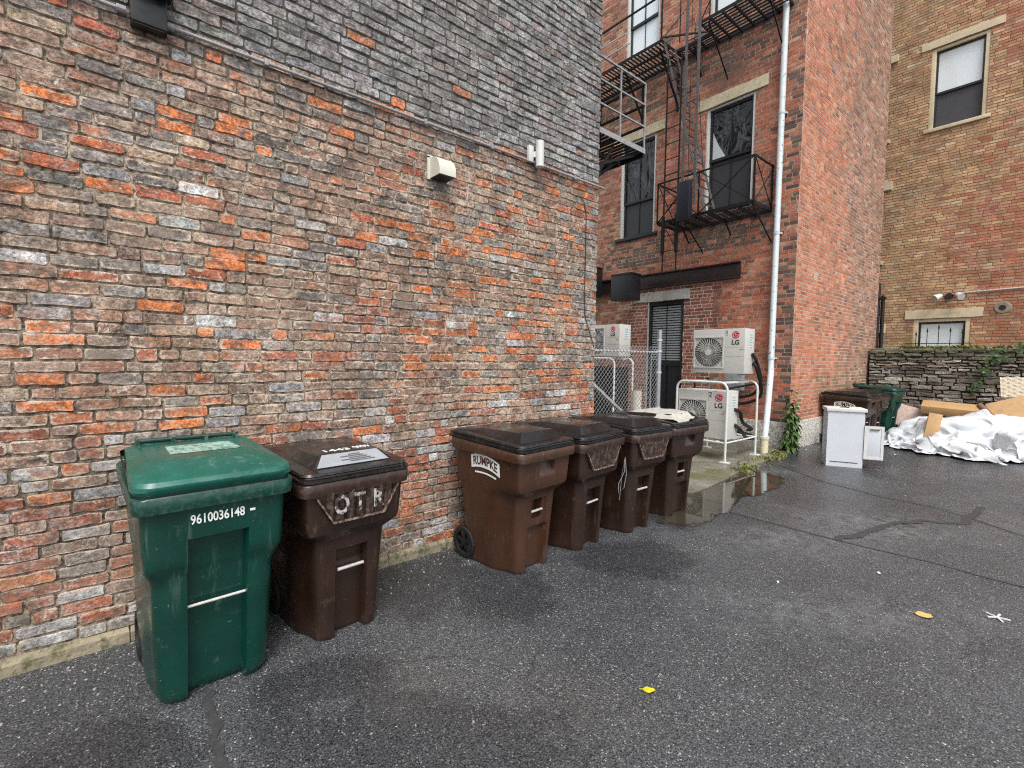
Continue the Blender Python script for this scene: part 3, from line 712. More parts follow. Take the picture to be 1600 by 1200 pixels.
# ------------------------------------------------------------------ leaves helper
def leafm(name, a, b, var=.3):
    n = NT(name); n.co(True)
    c = n.mix(n.rng(n.noise(9, 3), .35, .65), a, b)
    n.fin(c, .5, 0, .4); n.b.inputs['Subsurface Weight'].default_value = 0.; return n.m
M_leaf = leafm('weed_leaf', (.030, .070, .017), (.085, .145, .035)); M_ivy = leafm('ivy_leaf', (.022, .055, .014), (.055, .105, .025)); M_grass = leafm('grass_blade', (.085, .105, .022), (.18, .18, .04))
def leaf(m, p, d, n, L_, W_, droop=.4):
    p, d = Vector(p), Vector(d).normalized(); s = d.cross(Vector(n)).normalized(); q = s.cross(d)
    vs = []; prof = (0, .75, 1., .7, 0)
    for i, w in enumerate(prof):
        f = i / 4; c = p + d * L_ * f - q * droop * L_ * f * f
        vs += [c + s * W_ * w / 2 + q * W_ * .1 * w, c, c - s * W_ * w / 2 + q * W_ * .1 * w]
    fs = []
    for i in range(4):
        for k in range(2): fs.append((i * 3 + k, i * 3 + k + 1, (i + 1) * 3 + k + 1, (i + 1) * 3 + k))
    m.add(vs, fs)
# tall weed at the corner
t = thing('weed_plant', 'tall leafy green weed growing at the foot of the red brick corner', 'plant', (-3.27, 9.38, 0))
m = MB(); st = MB(); r = random.Random(4)
for k in range(9):
    bx, by = r.uniform(-.13, .12), r.uniform(-.12, .10); H_ = r.uniform(.35, .92) if k else 1.12
    tip = (bx * .6 + .02 * r.random(), by * .5, H_)
    st.tube([(bx, by, 0), ((bx + tip[0]) / 2 + .02, by, H_ / 2), tip], [.008, .006, .002], 5)
    nn = int(H_ * 46)
    for i in range(nn):
        f = .06 + .94 * (i + r.random()) / nn; a = r.random() * 2 * PI
        p = (bx + (tip[0] - bx) * f, by + (tip[1] - by) * f, H_ * f)
        leaf(m, p, (math.cos(a), math.sin(a), r.uniform(-.35, .35)), (0, 0, 1), r.uniform(.12, .22) * (.85 - .25 * f), r.uniform(.045, .075), r.uniform(.4, 1.0))
m.build('foliage', M_leaf, t, True, 60); st.build('stem', M_leaf, t, True)
# ivy on the stone wall
t = thing('ivy_vine', 'green vine trailing down the rubble stone wall', 'plant', (-1.2, YS - .06, 1.95))
m = MB(); st = MB()
pts = [(.55, 0, .05), (.25, -.02, -.05), (.02, -.03, -.25), (-.12, -.03, -.45), (-.22, -.03, -.75), (-.3, -.03, -.88)]
st.tube(pts, .006, 5)
for k in range(75):
    f = r.random() * 4.999; i = int(f); g = f - i
    p = [pts[i][q] + (pts[i + 1][q] - pts[i][q]) * g + r.gauss(0, .055 + .05 * (i < 2)) for q in range(3)]; p[1] = -abs(p[1]) - .02
    leaf(m, p, (r.uniform(-1, 1), -.3, r.uniform(-1, .3)), (0, -1, .3), r.uniform(.05, .09), r.uniform(.045, .075), .3)
m.build('foliage', M_ivy, t, True, 60); st.build('stem', M_ivy, t)
m = MB()
for k in range(1500):
    x = r.uniform(-2.75, 1.2); y = YS + r.uniform(-.08, .35); z = HS + .0
    if nz(x * 2.2, 4) < -.15 and x < -1.2: continue
    a = r.random() * 6.28; leaf(m, (x, y, z), (.5 * math.cos(a), .5 * math.sin(a), .8), (math.sin(a), -math.cos(a), .2), r.uniform(.05, .12), r.uniform(.012, .04), .7)
tag(m.build('wall_top_grass', M_grass, None, True, 60), 'yellow green grass and ground ivy along the top of the stone wall', 'grass', kind='stuff')

# ------------------------------------------------------------------ ground
n = NT('wet_asphalt'); n.co(); co = n.co(); sx, sy, sz = n.sep(co)
def ell(x, y, rx, ry, rot=0., soft=.22, warp=.55):
    ca, sa = math.cos(rot), math.sin(rot)
    dx = n.math('SUBTRACT', sx, x); dy = n.math('SUBTRACT', sy, y)
    a = n.math('DIVIDE', n.math('ADD', n.math('MULTIPLY', dx, ca), n.math('MULTIPLY', dy, sa)), rx)
    b = n.math('DIVIDE', n.math('SUBTRACT', n.math('MULTIPLY', dy, ca), n.math('MULTIPLY', dx, sa)), ry)
    d = n.math('SQRT', n.math('ADD', n.math('MULTIPLY', a, a), n.math('MULTIPLY', b, b)))
    d = n.math('ADD', d, n.rng(WN, .25, .75, -warp, warp))
    return n.rng(d, 1 - soft, 1 + soft, 1., 0.)
WN = n.noise(2.4, 5, .6)
lf = n.noise(.55, 5, .6); mf = n.noise(2.6, 5, .65)
base = n.mix(n.rng(lf, .35, .65), (.040, .0425, .047), (.074, .0765, .081))
base = n.mix(n.rng(mf, .4, .7, 0, .5), base, (.055, .056, .058))
v1 = n.voro(98); rc = n.sep(v1.outputs['Color'])
stone = n.math('MULTIPLY', n.rng(rc[0], .30, .9, 0, 1.), n.rng(v1.outputs['Distance'], .30, .55, 1., 0.))
scol = n.mix(n.math('POWER', rc[1], 2.), (.055, .058, .063), (.36, .365, .37))
c = n.mix(n.math('MULTIPLY', stone, n.rng(mf, .3, .7, .55, 1.)), base, scol)
v2 = n.voro(52); r2 = n.sep(v2.outputs['Color'])
sp = n.math('MULTIPLY', n.rng(r2[0], .90, .93), n.rng(v2.outputs['Distance'], .14, .24, 1., 0.))
c = n.mix(n.math('MULTIPLY', sp, n.rng(n.noise(.9, 3), .35, .65, .2, 1.)), c, (.55, .54, .52))
v3 = n.voro(210)
c = n.mix(1., c, n.rng(n.sep(v3.outputs['Color'])[0], 0, 1, .15, 1.85), 'MULTIPLY')
damp = None
for e in ((-2.35, -.02, .38, .24, .55), (-2.0, -.35, .5, .3, .55), (-2.35, .75, .3, .2, 1.2), (-1.75, .9, .7, .3, .9), (-2.55, 2.0, .45, .35, 0.), (-2.3, 3.2, .6, .35, .6), (-2.45, 5.0, .6, 1.0, 0.), (-1.9, 6.7, 1.2, .9, .3), (-3.0, 1.6, .45, .5, 0.), (-2.6, 10, 1.6, 2.2, 0.)):
    d = ell(*e); damp = d if damp is None else n.math('MAXIMUM', damp, d)
c = n.mix(n.math('MULTIPLY', damp, .58), c, n.mix(1., c, (.36, .36, .38), 'MULTIPLY'))
for e in ((-2.05, 1.1, .22, .16, .3), (-1.6, 1.55, .35, .2, .5)): c = n.mix(n.math('MULTIPLY', n.math('MULTIPLY', ell(*e, soft=.9), n.rng(n.noise(14, 5, .7), .4, .6)), .30), c, (.10, .078, .058))
for e in ((-1.75, 4.6, .55, .3, .5), (-1.5, 5.6, .6, .35, .4), (-.9, 3.6, .9, .25, .9), (-1.1, 6.0, .4, .5, .3)): c = n.mix(n.math('MULTIPLY', n.math('MULTIPLY', ell(*e, soft=.7), n.rng(n.noise(9, 6, .75), .42, .60)), .3), c, (.22, .225, .23))
vc = n.voro(.62, co=None, feat='DISTANCE_TO_EDGE')
wv = n.t.nodes.new('ShaderNodeVectorMath'); wv.operation = 'ADD'; wn = n.t.nodes.new('ShaderNodeTexNoise'); wn.inputs['Scale'].default_value = 1.3; wn.inputs['Detail'].default_value = 7
n.link(co, wn.inputs['Vector']); wsc = n.t.nodes.new('ShaderNodeVectorMath'); wsc.operation = 'SCALE'; wsc.inputs[3].default_value = 1.1; n.link(wn.outputs[1], wsc.inputs[0]); n.link(co, wv.inputs[0]); n.link(wsc.outputs[0], wv.inputs[1]); n.link(wv.outputs[0], vc.inputs['Vector'])
crk = n.math('MULTIPLY', n.rng(vc.outputs['Distance'], .002, .006, 1., 0.), n.rng(n.noise(.5, 3), .48, .60))
c = n.mix(n.math('MULTIPLY', crk, .6), c, (.018, .018, .018))
rough = n.math('SUBTRACT', n.rng(n.noise(.8, 5, .6), .35, .65, .30, .56), n.math('MULTIPLY', damp, .18))
h = n.math('ADD', n.math('MULTIPLY', n.math('SUBTRACT', 1., v1.outputs['Distance']), .7), n.math('MULTIPLY', n.noise(300, 2), .5))
nb = n.bump(h, .9, .005); nb = n.bump(n.noise(5, 3), .25, .02, nb)
M_asph = n.fin(c, rough, 0, .5, nb)
m = MB(); m.add([(-60, -60, 0), (60, -60, 0), (60, 60, 0), (-60, 60, 0)], [(0, 1, 2, 3)])
tag(m.build('asphalt_ground', M_asph), kind='structure')
# tar seams and the old joint: thin sheets with ragged edges
def ribbon(name, pts, w, z, mat, seed=0, nsub=10):
    P = []
    for i in range(len(pts) - 1):
        for k in range(nsub): P.append(Vector(pts[i]).lerp(Vector(pts[i + 1]), k / nsub))
    P.append(Vector(pts[-1])); m = MB(); vs = []
    for i, p in enumerate(P):
        t_ = (P[min(i + 1, len(P) - 1)] - P[max(i - 1, 0)]).normalized(); s = Vector((-t_.y, t_.x, 0))
        ww = w * (.55 + .5 * abs(nz(i * .37, seed)) + .25 * r.random()); off = w * .8 * nz(i * .21, seed + 9)
        vs += [(*(p + s * (off + ww / 2)).xy, z), (*(p + s * (off - ww / 2)).xy, z)]
    m.add(vs, [(2 * i, 2 * i + 1, 2 * i + 3, 2 * i + 2) for i in range(len(P) - 1)])
    return tag(m.build(name, mat), kind='structure')
M_tar = simple('tar_sealant', (.038, .038, .040), .6, 0, .25, 20, .003, 80)
M_joint = simple('old_joint', (.040, .040, .042), .6, 0, .3, 30, .003, 120)
GC = Matrix()
CAMH = 1.62
_f, _yaw, _pit, _rol = 743.54, R(-49.989), R(-3.108), R(.7735)
_fw = Vector((math.sin(_yaw) * math.cos(_pit), math.cos(_yaw) * math.cos(_pit), math.sin(_pit)))
_rt = Vector((math.cos(_yaw), -math.sin(_yaw), 0)); _up = _rt.cross(_fw)
_r2 = _rt * math.cos(_rol) + _up * math.sin(_rol); _u2 = -_rt * math.sin(_rol) + _up * math.cos(_rol)
def ray(px, py): return _r2 * ((px - 800) / _f) - _u2 * ((py - 600) / _f) + _fw
def gp(px, py, z=0.):
    d = ray(px, py); k = (z - CAMH) / d.z; return Vector((d.x * k, d.y * k, z))
def g2(*pp): return [tuple(gp(*p)) for p in pp]
ribbon('asphalt_joint', g2((1110, 792), (1310, 845), (1450, 878), (1600, 918), (1750, 960)), .035, .004, M_joint, 1)
ribbon('asphalt_joint', g2((1215, 726), (1285, 752), (1370, 775), (1470, 795), (1600, 838)), .03, .004, M_joint, 2)
ribbon('tar_seam', g2((1310, 845), (1350, 833), (1400, 817), (1440, 815), (1500, 818), (1535, 793)), .10, .005, M_tar, 3)
ribbon('tar_seam', g2((318, 1078), (330, 1110), (338, 1150), (352, 1210), (362, 1290)), .05, .005, M_joint, 4)
# concrete pad with moss, and the puddle
n = NT('mossy_concrete'); n.co()
c = n.mix(n.rng(n.noise(3, 6, .65), .35, .65), (.12, .112, .092), (.23, .21, .17))
c = n.mix(n.rng(n.noise(1.3, 6, .7), .50, .62, 0, .85), c, (.10, .10, .035))
c = n.mix(n.rng(n.noise(18, 5, .7), .5, .66, 0, .6), c, (.07, .075, .03))
M_pad = n.fin(c, n.rng(n.noise(1.1, 4), .4, .6, .25, .8), 0, .5, n.bump(n.noise(40, 5, .7), .7, .01))
pad = [(XW - .0, 4.02), (-3.15, 4.5), (-2.95, 5.5), (-3.0, 6.3), (-3.12, 7.0), (-3.18, 8.0), (-3.28, 8.9), (-3.34, 9.44), (-13.5, 9.44), (-13.5, 4.02)]
m = MB(); m.prism([(x, y, -.05) for x, y in pad], (0, 0, .072)); tag(m.build('concrete_pad', M_pad), kind='structure')
n = NT('puddle_water'); n.co()
n.fin(n.mix(n.rng(n.noise(1.5, 3), .35, .65), (.026, .023, .015), (.044, .039, .026)), .02, 0, .85, n.bump(n.noise(5, 2), .04, .004))
tr_ = n.t.nodes.new('ShaderNodeBsdfTransparent'); ms = n.t.nodes.new('ShaderNodeMixShader')
ed = n.attr('edge').outputs['Fac']
n.link(n.rng(n.math('ADD', ed, n.rng(n.noise(7, 6, .7), .3, .7, -.30, .30)), .30, .62), ms.inputs[0]); n.link(tr_.outputs[0], ms.inputs[1]); n.link(n.b.outputs[0], ms.inputs[2]); n.link(ms.outputs[0], n.out.inputs[0])
M_pud = n.m
cen = gp(1125, 772); m = MB(); pud = [gp(*p) for p in ((1190, 737), (1215, 745), (1222, 757), (1200, 768), (1180, 775), (1160, 776), (1150, 785), (1135, 800), (1110, 812), (1088, 818), (1068, 821), (1050, 822), (1035, 818), (1040, 800), (1060, 790), (1075, 765), (1100, 757), (1130, 748), (1160, 742))]
sm = []
for i in range(len(pud)):
    a, b = pud[i], pud[(i + 1) % len(pud)]
    for k in range(6):
        p = a.lerp(b, k / 6); q = .05 * nz(p.x * 3, p.y * 3, 1) + .02 * nz(p.x * 11, p.y * 11, 2); sm.append((p.x + q, p.y - q, .006))
ctr = Vector((sum(p[0] for p in sm) / len(sm), sum(p[1] for p in sm) / len(sm), .006)); N_ = len(sm)
rings = [[tuple(ctr + (Vector(p) - ctr) * k) for p in sm] for k in (1.22, 1.1, .98, .86, .5)]
m.loft(rings, capa=False, capb=True); o = m.build('puddle', M_pud); tag(o, kind='structure')
at = o.data.attributes.new('edge', 'FLOAT', 'POINT'); at.data.foreach_set('value', [v for v in (0., .3, .6, 1., 1.) for _ in range(N_)])
r = random.Random(12); m = MB()
for k in range(900):
    f = r.random(); a = Vector((-3.08, 6.9, 0)).lerp(Vector((-3.36, 9.2, 0)), f); p = a + Vector((r.gauss(0, .09), r.gauss(0, .12), .018))
    if nz(p.x * 3, p.y * 3, 7) < -.1: continue
    an = r.random() * 6.28; leaf(m, p, (.6 * math.cos(an), .6 * math.sin(an), .5), (math.sin(an), -math.cos(an), .2), r.uniform(.02, .06), r.uniform(.01, .03), .6)
tag(m.build('moss_tufts', M_grass, None, True, 60), 'yellow green moss and weeds along the edge of the concrete pad', 'moss', kind='stuff')

# ------------------------------------------------------------------ chain link fence
t = thing('chain_link_fence', 'silver chain link fence section beyond the far corner of the left wall', 'fence', (-3.46, 4.05, 0))
FL, FH = 1.30, 1.80
m = MB(); p = .062; zb = .12
def clipline(y, z, dy):
    pts = []
    k = 0
    while 0 <= y <= FL and z <= FH: pts.append((0, y, z)); y += dy * p / 2; z += p / 2; k += 1
    return pts
def wire(y, z, dy):
    pts = clipline(y, z, dy)
    if len(pts) < 2: return
    pts = [(.004 * (-1) ** i, q[1], q[2]) for i, q in enumerate(pts)]
    m.tube([pts[0], pts[-1]], .0021, 4, cap=False)
y = 0
while y < FL: wire(y, zb, 1); wire(y, zb, -1); y += p
z = zb + p
while z < FH: wire(0, z, 1); wire(FL - (FL % p), z, -1); z += p
m.build('mesh', M_rail, t)
MB().tube([(-.01, -.05, 1.72), (-.01, FL - .02, 1.72)], .012, 8).build('top_rail', M_lgry, t, True)
MB().tube([(0, FL, 0), (0, FL, 2.0)], .03, 12).build('post', simple('galvanised_post', (.36, .38, .41), .4, .6, .12, 10), t, True)
for z in (.55, 1.0, 1.45, 1.72, 1.86): MB().tube([(0, FL, z), (0, FL, z + .025)], .036, 12).build('band', M_lgry, t, True)
MB().bar((-.02, FL - .14, .1), (-.02, FL - .14, 1.72), .012, .005).build('tension_bar', M_lgry, t)
t = tag(MB().bar((-3.56, 4.15, 1.36), (-3.56, 5.15, .72), .05, .03).build('metal_brace', M_lgry), 'pale diagonal metal bar leaning behind the chain link fence', 'bar')
t = thing('paper_roll', 'upright off white cardboard tube standing behind the fence post', 'tube', (-3.62, 5.12, .02))
MB().tube([(0, 0, 0), (0, 0, 1.21)], .062, 16).build('tube_body', simple('off_white_card', (.62, .58, .48), .8, 0, .06), t, True)
MB().tube([(0, 0, 1.205), (0, 0, 1.214)], .045, 16).build('tube_mouth', M_dgry, t)

# ------------------------------------------------------------------ air conditioners
M_ac = simple('ac_casing_paint', (.50, .49, .455), .42, 0, .04, 6, col2=(.38, .36, .32), thr=(.62, .8)); M_acs = simple('ac_seam', (.30, .29, .27), .6)
def ac_unit(loc, w, d, h, label, num, rz=0.):
    t = thing('air_conditioner', label, 'air conditioner', loc, rz, 'outdoor air conditioner units by the red brick building')
    MB().box((-w / 2, 0, .025), (w / 2, d, h)).build('casing', M_ac, t, bevel=.012)
    for x in (-w / 2 + .05, w / 2 - .12): MB().box((x, .03, 0), (x + .07, d - .03, .026)).build('foot', M_acs, t)
    gx, gz, gs = -w / 2 + w * .325, h * .49, w * .295
    g = MB()
    for a, b in (((gx - gs, -.02, gz - gs), (gx + gs, 0.004, gz - gs + .02)), ((gx - gs, -.02, gz + gs - .02), (gx + gs, .004, gz + gs)), ((gx - gs, -.02, gz - gs + .021), (gx - gs + .015, .004, gz + gs - .021)), ((gx + gs - .02, -.02, gz - gs + .021), (gx + gs, .004, gz + gs - .021))): g.box(a, b)
    for k in range(34):
        a = 2 * PI * k / 34; c_, s_ = math.cos(a + .0), math.sin(a); a2 = a + .25
        g.tube([(gx + .05 * math.cos(a), -.022, gz + .05 * math.sin(a)), (gx + gs * .55 * math.cos(a + .12), -.026, gz + gs * .55 * math.sin(a + .12)), (gx + gs * .95 * math.cos(a2), -.014, gz + gs * .95 * math.sin(a2))], .0036, 3, cap=False)
    for q in (.5, .95):
        g.tube([(gx + gs * q * math.cos(2 * PI * k / 28), -.02, gz + gs * q * math.sin(2 * PI * k / 28)) for k in range(29)], .003, 3, cap=False)
    gr = g.build('fan_grille', M_fanw, t)
    m = MB(); m.add([(gx + gs * .96 * math.cos(2 * PI * k / 32), -.0015, gz + gs * .96 * math.sin(2 * PI * k / 32)) for k in range(32)], [tuple(range(32))]); m.build('fan_opening', M_fand, gr)
    MB().tube([(gx, -.034, gz), (gx, -.018, gz)], .055, 18).build('hub', M_ac, gr, True)
    m = MB()
    for k in range(3):
        a = 2 * PI * k / 3 + .4
        m.add([(gx + .05 * math.cos(a), -.004, gz + .05 * math.sin(a)), (gx + gs * .85 * math.cos(a - .35), -.004, gz + gs * .85 * math.sin(a - .35)), (gx + gs * .88 * math.cos(a + .5), -.008, gz + gs * .88 * math.sin(a + .5)), (gx + .05 * math.cos(a + .6), -.006, gz + .05 * math.sin(a + .6))], [(0, 1, 2, 3)])
    m.build('fan_blade', simple('fan_blade_grey', (.22, .22, .215), .5), gr)
    m = MB(); xs = w / 2 - w * .37
    m.box((xs, -.0012, .03), (xs + .004, .002, h - .01)); m.box((xs + .02, -.0012, h * .40), (w / 2 - .02, .002, h * .40 + .004)); m.box((xs + .02, -.0012, h * .60), (w / 2 - .02, .002, h * .60 + .004)); m.box((w / 2 - .09, -.004, h * .55), (w / 2 - .02, .002, h * .56))
    m.build('panel_seam', M_acs, t)
    lx, lz, lr = w / 2 - w * .17, h * .865, h * .078
    m = MB(); m.tube([(lx, -.004, lz), (lx, .0, lz)], lr, 24); lg = m.build('logo_badge', M_red, t)
    m = MB(); q = lr * .72
    m.tube([(lx + q * math.cos(a), -.0055, lz + q * math.sin(a)) for a in [R(x) for x in range(45, 361, 15)]] + [(lx + q * .35, -.0055, lz)], lr * .075, 4, cap=False)
    m.box((lx - q * .1, -.007, lz - q * .45), (lx + q * .06, -.0045, lz + q * .5)); m.box((lx - q * .1, -.007, lz - q * .45), (lx + q * .28, -.0045, lz - q * .30)); m.box((lx - q * .55, -.007, lz + q * .25), (lx - q * .32, -.0045, lz + q * .48))
    m.build('logo_face', M_wht, lg)
    text('brand_lettering', 'LG', h * .14, M_txt, t, frame_m((lx, -.004, h * .70), (1, 0, 0), (0, 0, 1)), offset=.0022)
    if num:
        MB().box((xs + .015, -.003, h * .86), (xs + .055, 0, h * .965)).build('number_tag', M_wht, t)
        text('number', num, h * .12, M_txt, t, frame_m((xs + .035, -.0045, h * .915), (1, 0, 0), (0, 0, 1)), offset=.002)
    MB().box((w / 2 - .002, d * .38, h * .55), (w / 2 + .003, d * .80, h * .93)).build('side_label', M_wht, t)
    m = MB()
    for k in range(6): m.box((w / 2 + .0032, d * .44, h * (.58 + k * .055)), (w / 2 + .0042, d * .74, h * (.605 + k * .055)))
    m.build('label_print', simple('faded_print', (.25, .38, .42), .5), t)
    m = MB()
    for k in range(9): m.box((-w / 2 - .001, .03 + d * k * .1, h * .1), (-w / 2 + .002, .05 + d * k * .1, h * .9))
    m.build('coil_fin', M_acs, t)
    return t
def rack(loc, w, d, h, label):
    t = thing('pipe_rack', label, 'rack', loc, 0, 'white tubular racks for the air conditioners')
    for y in (0, d):
        P = [(-w / 2, y, 0), (-w / 2, y, h - .12)] + [(-w / 2 + .12 - .12 * math.cos(a), y, h - .12 + .12 * math.sin(a)) for a in [R(x) for x in (20, 45, 70, 90)]] + [(w / 2 - .12 + .12 * math.sin(a), y, h - .12 + .12 * math.cos(a)) for a in [R(x) for x in (0, 20, 45, 70)]] + [(w / 2, y, h - .12), (w / 2, y, 0)]
        MB().tube(P, .019, 10).build('bent_post', M_wht, t, True)
        for x in (-w / 2, w / 2): MB().box((x - .07, y - .05, 0), (x + .07, y + .05, .01)).build('foot_plate', M_wht, t)
    for x in (-w * .32, w * .32):
        for z in (.31, h - .01): MB().bar((x, -.01, z), (x, d + .01, z), .035, .03).build('bearer', M_wht, t)
    for y in (0, d): MB().tube([(-w / 2, y, .31), (w / 2, y, .31)], .015, 8).build('cross_bar', M_wht, t, True)
    for x in (-w / 2, w / 2): MB().tube([(x, 0, .31), (x, d, .31)], .013, 8).build('side_bar', M_wht, t, True)
    return t
PZ = .022
rack((-3.94, 7.33, PZ), .86, 1.08, 1.26, 'white pipe rack holding the two numbered air conditioners')
ac_unit((-4.00, 7.95, 1.385), .91, .36, .78, 'upper white air conditioner tagged 1 on top of the white rack', '1')
ac_unit((-3.96, 7.40, .345), .86, .36, .80, 'lower white air conditioner tagged 2 inside the white rack', '2')
rack((-6.35, 7.55, PZ), .95, .6, 1.62, 'white pipe rack behind the chain link fence')
ac_unit((-6.28, 7.60, 1.655), .95, .36, .66, 'white air conditioner behind the chain link fence, half hidden by the left wall', '')
t = thing('dark_area_block', 'black block filling the dark area under the fenced air conditioner', 'cabinet', (-6.4, 7.62, PZ))  # black block put in for a dark area taken for a lower coil
MB().box((-.62, 0, .35), (.45, .5, 1.45)).build('body', M_blk, t, bevel=.01); MB().box((-.6, .02, 0), (.43, .48, .349)).build('base', M_conc, t)
# hoses behind the units
t = thing('refrigerant_hose', 'bundle of black insulated hoses behind the two numbered air conditioners', 'hose')
m = MB()
for k, P in enumerate(([(-3.53, 8.2, 1.75), (-3.50, 8.32, 1.6), (-3.58, 8.7, 1.25), (-3.9, 9.1, 1.0), (-4.4, 9.3, .9)], [(-3.53, 8.25, 1.6), (-3.50, 8.36, 1.45), (-3.66, 8.9, 1.0), (-4.2, 9.2, .8), (-5.0, 9.35, .8)], [(-3.53, 7.62, .85), (-3.49, 7.74, .8), (-3.55, 8.0, .6), (-3.62, 8.5, .45), (-3.9, 9.0, .35)], [(-3.53, 7.65, .6), (-3.48, 7.78, .5), (-3.6, 8.3, .3), (-3.8, 9.0, .25), (-4.6, 9.3, .3)], [(-4.4, 8.4, 1.3), (-4.5, 8.8, 1.05), (-4.3, 9.1, 1.1), (-3.9, 9.2, 1.2)], [(-4.6, 8.3, 1.2), (-4.75, 8.7, 1.0), (-4.6, 9.2, .95)])):
    Q = []
    for i in range(len(P) - 1):
        a0, a1, a2, a3 = [Vector(P[max(0, min(len(P) - 1, i + q))]) for q in (-1, 0, 1, 2)]
        for s in range(6):
            u = s / 6; Q.append(.5 * ((2 * a1) + (a2 - a0) * u + (2 * a0 - 5 * a1 + 4 * a2 - a3) * u * u + (3 * a1 - a0 - 3 * a2 + a3) * u ** 3))
    Q.append(Vector(P[-1])); m.tube(Q, .028 if k < 4 else .02, 8)
m.build('hose', M_blk, t, True)
t = thing('junction_box', 'small grey electrical box on the red facade between the two numbered air conditioners', 'box', (-4.35, YF - .06, 1.05))
MB().box((-.17, -.12, 0), (.17, .0, .38)).build('casing', simple('grey_box', (.25, .26, .27), .5), t, bevel=.01); MB().tube([(.0, -.06, 0), (0, -.06, -.5)], .02, 8).build('pipe', M_lgry, t)

# ------------------------------------------------------------------ wheeled bins
def plastic(name, col, col2, rough=.38, scr=(.5, .45, .38), amt=.35):
    n = NT(name); n.co(True)
    c = n.mix(n.rng(n.noise(3.2, 5, .6), .35, .65), col, col2)
    c = n.mix(n.rng(n.noise(9, 7, .72), .60, .74, 0, .45), c, c3(scr, .38))
    s1 = n.noise(1., 3, .6, co=n.scaled((16, 16, 75)), dist=.6); s2 = n.noise(1., 3, .6, co=n.scaled((60, 60, 11)), dist=.9)
    s = n.math('MAXIMUM', n.rng(s1, .72, .76), n.rng(s2, .725, .76))
    c = n.mix(n.math('MULTIPLY', s, amt), c, scr)
    pt = n.t.nodes.new('ShaderNodeNewGeometry').outputs['Pointiness']
    ew = n.math('MULTIPLY', n.rng(pt, .53, .64), n.rng(n.noise(28, 6, .75), .46, .60))
    c = n.mix(n.math('MULTIPLY', ew, .42), c, c3(scr, .6))
    dr = n.math('MULTIPLY', n.rng(n.noise(1., 5, .65, co=n.scaled((26, 26, 1.6))), .56, .70), n.rng(n.noise(3, 4), .45, .6))
    c = n.mix(n.math('MULTIPLY', dr, .28), c, c3(scr, .5))
    rg = n.rng(n.noise(6, 6, .65), .3, .7, rough - .14, rough + .18)
    return n.fin(c, rg, 0, .5, n.bump(n.noise(7, 3), .12, .012))
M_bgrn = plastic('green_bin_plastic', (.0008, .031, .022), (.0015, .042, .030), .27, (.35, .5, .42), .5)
M_lgrn = plastic('faded_skylit_green_lid', (.0025, .070, .050), (.008, .108, .082), .28, (.4, .55, .48), .4)  # lighter than the body: fading plus sky reflection put into the colour
M_bbrn = plastic('brown_bin_plastic', (.047, .0205, .0112), (.060, .0262, .0142), .32, (.36, .26, .2), .35)
M_bdrk = plastic('dark_brown_bin_plastic', (.021, .0098, .0066), (.032, .0148, .0098), .30, (.36, .28, .23), .45)
M_lid = plastic('black_lid_plastic', (.004, .004, .0045), (.011, .011, .0115), .20, (.17, .17, .175), .3)
M_lidx = None
M_lidb = plastic('weathered_brown_lid', (.005, .0042, .004), (.014, .011, .010), .22, (.26, .23, .22), .45)
M_tyre = simple('tyre_rubber', (.007, .007, .0075), .7, 0, .25, 30, .004, 60)
M_hub = simple('wheel_hub_plastic', (.010, .010, .011), .35, 0, .2)
M_bar = simple('scuffed_steel_bar', (.55, .53, .50), .45, .3, .2, 30)
M_worn = simple('worn_pale_edge', (.24, .17, .13), .7, 0, .4, 30, col2=(.05, .026, .018), thr=(.46, .56))
M_ins = simple('dark_recess_plastic', (.006, .004, .0035), .6)
M_lbl = simple('pale_label', (.26, .272, .29), .6, 0, .08, 20, col2=(.20, .21, .22), thr=(.6, .7))
def worn_paint(name, colp, under, lo, hi):
    n = NT(name); n.co()
    f = n.math('MULTIPLY', n.rng(n.noise(26, 6, .75), lo, hi), 1.)
    return n.fin(n.mix(f, colp, under), .6)
M_stenc = worn_paint('worn_stencil_paint', (.42, .41, .40), (.035, .016, .011), .46, .54)
M_marker = simple('white_marker', (.62, .60, .58), .7, 0, .1)
M_num = simple('white_number_paint', (.75, .78, .74), .6, 0, .05)

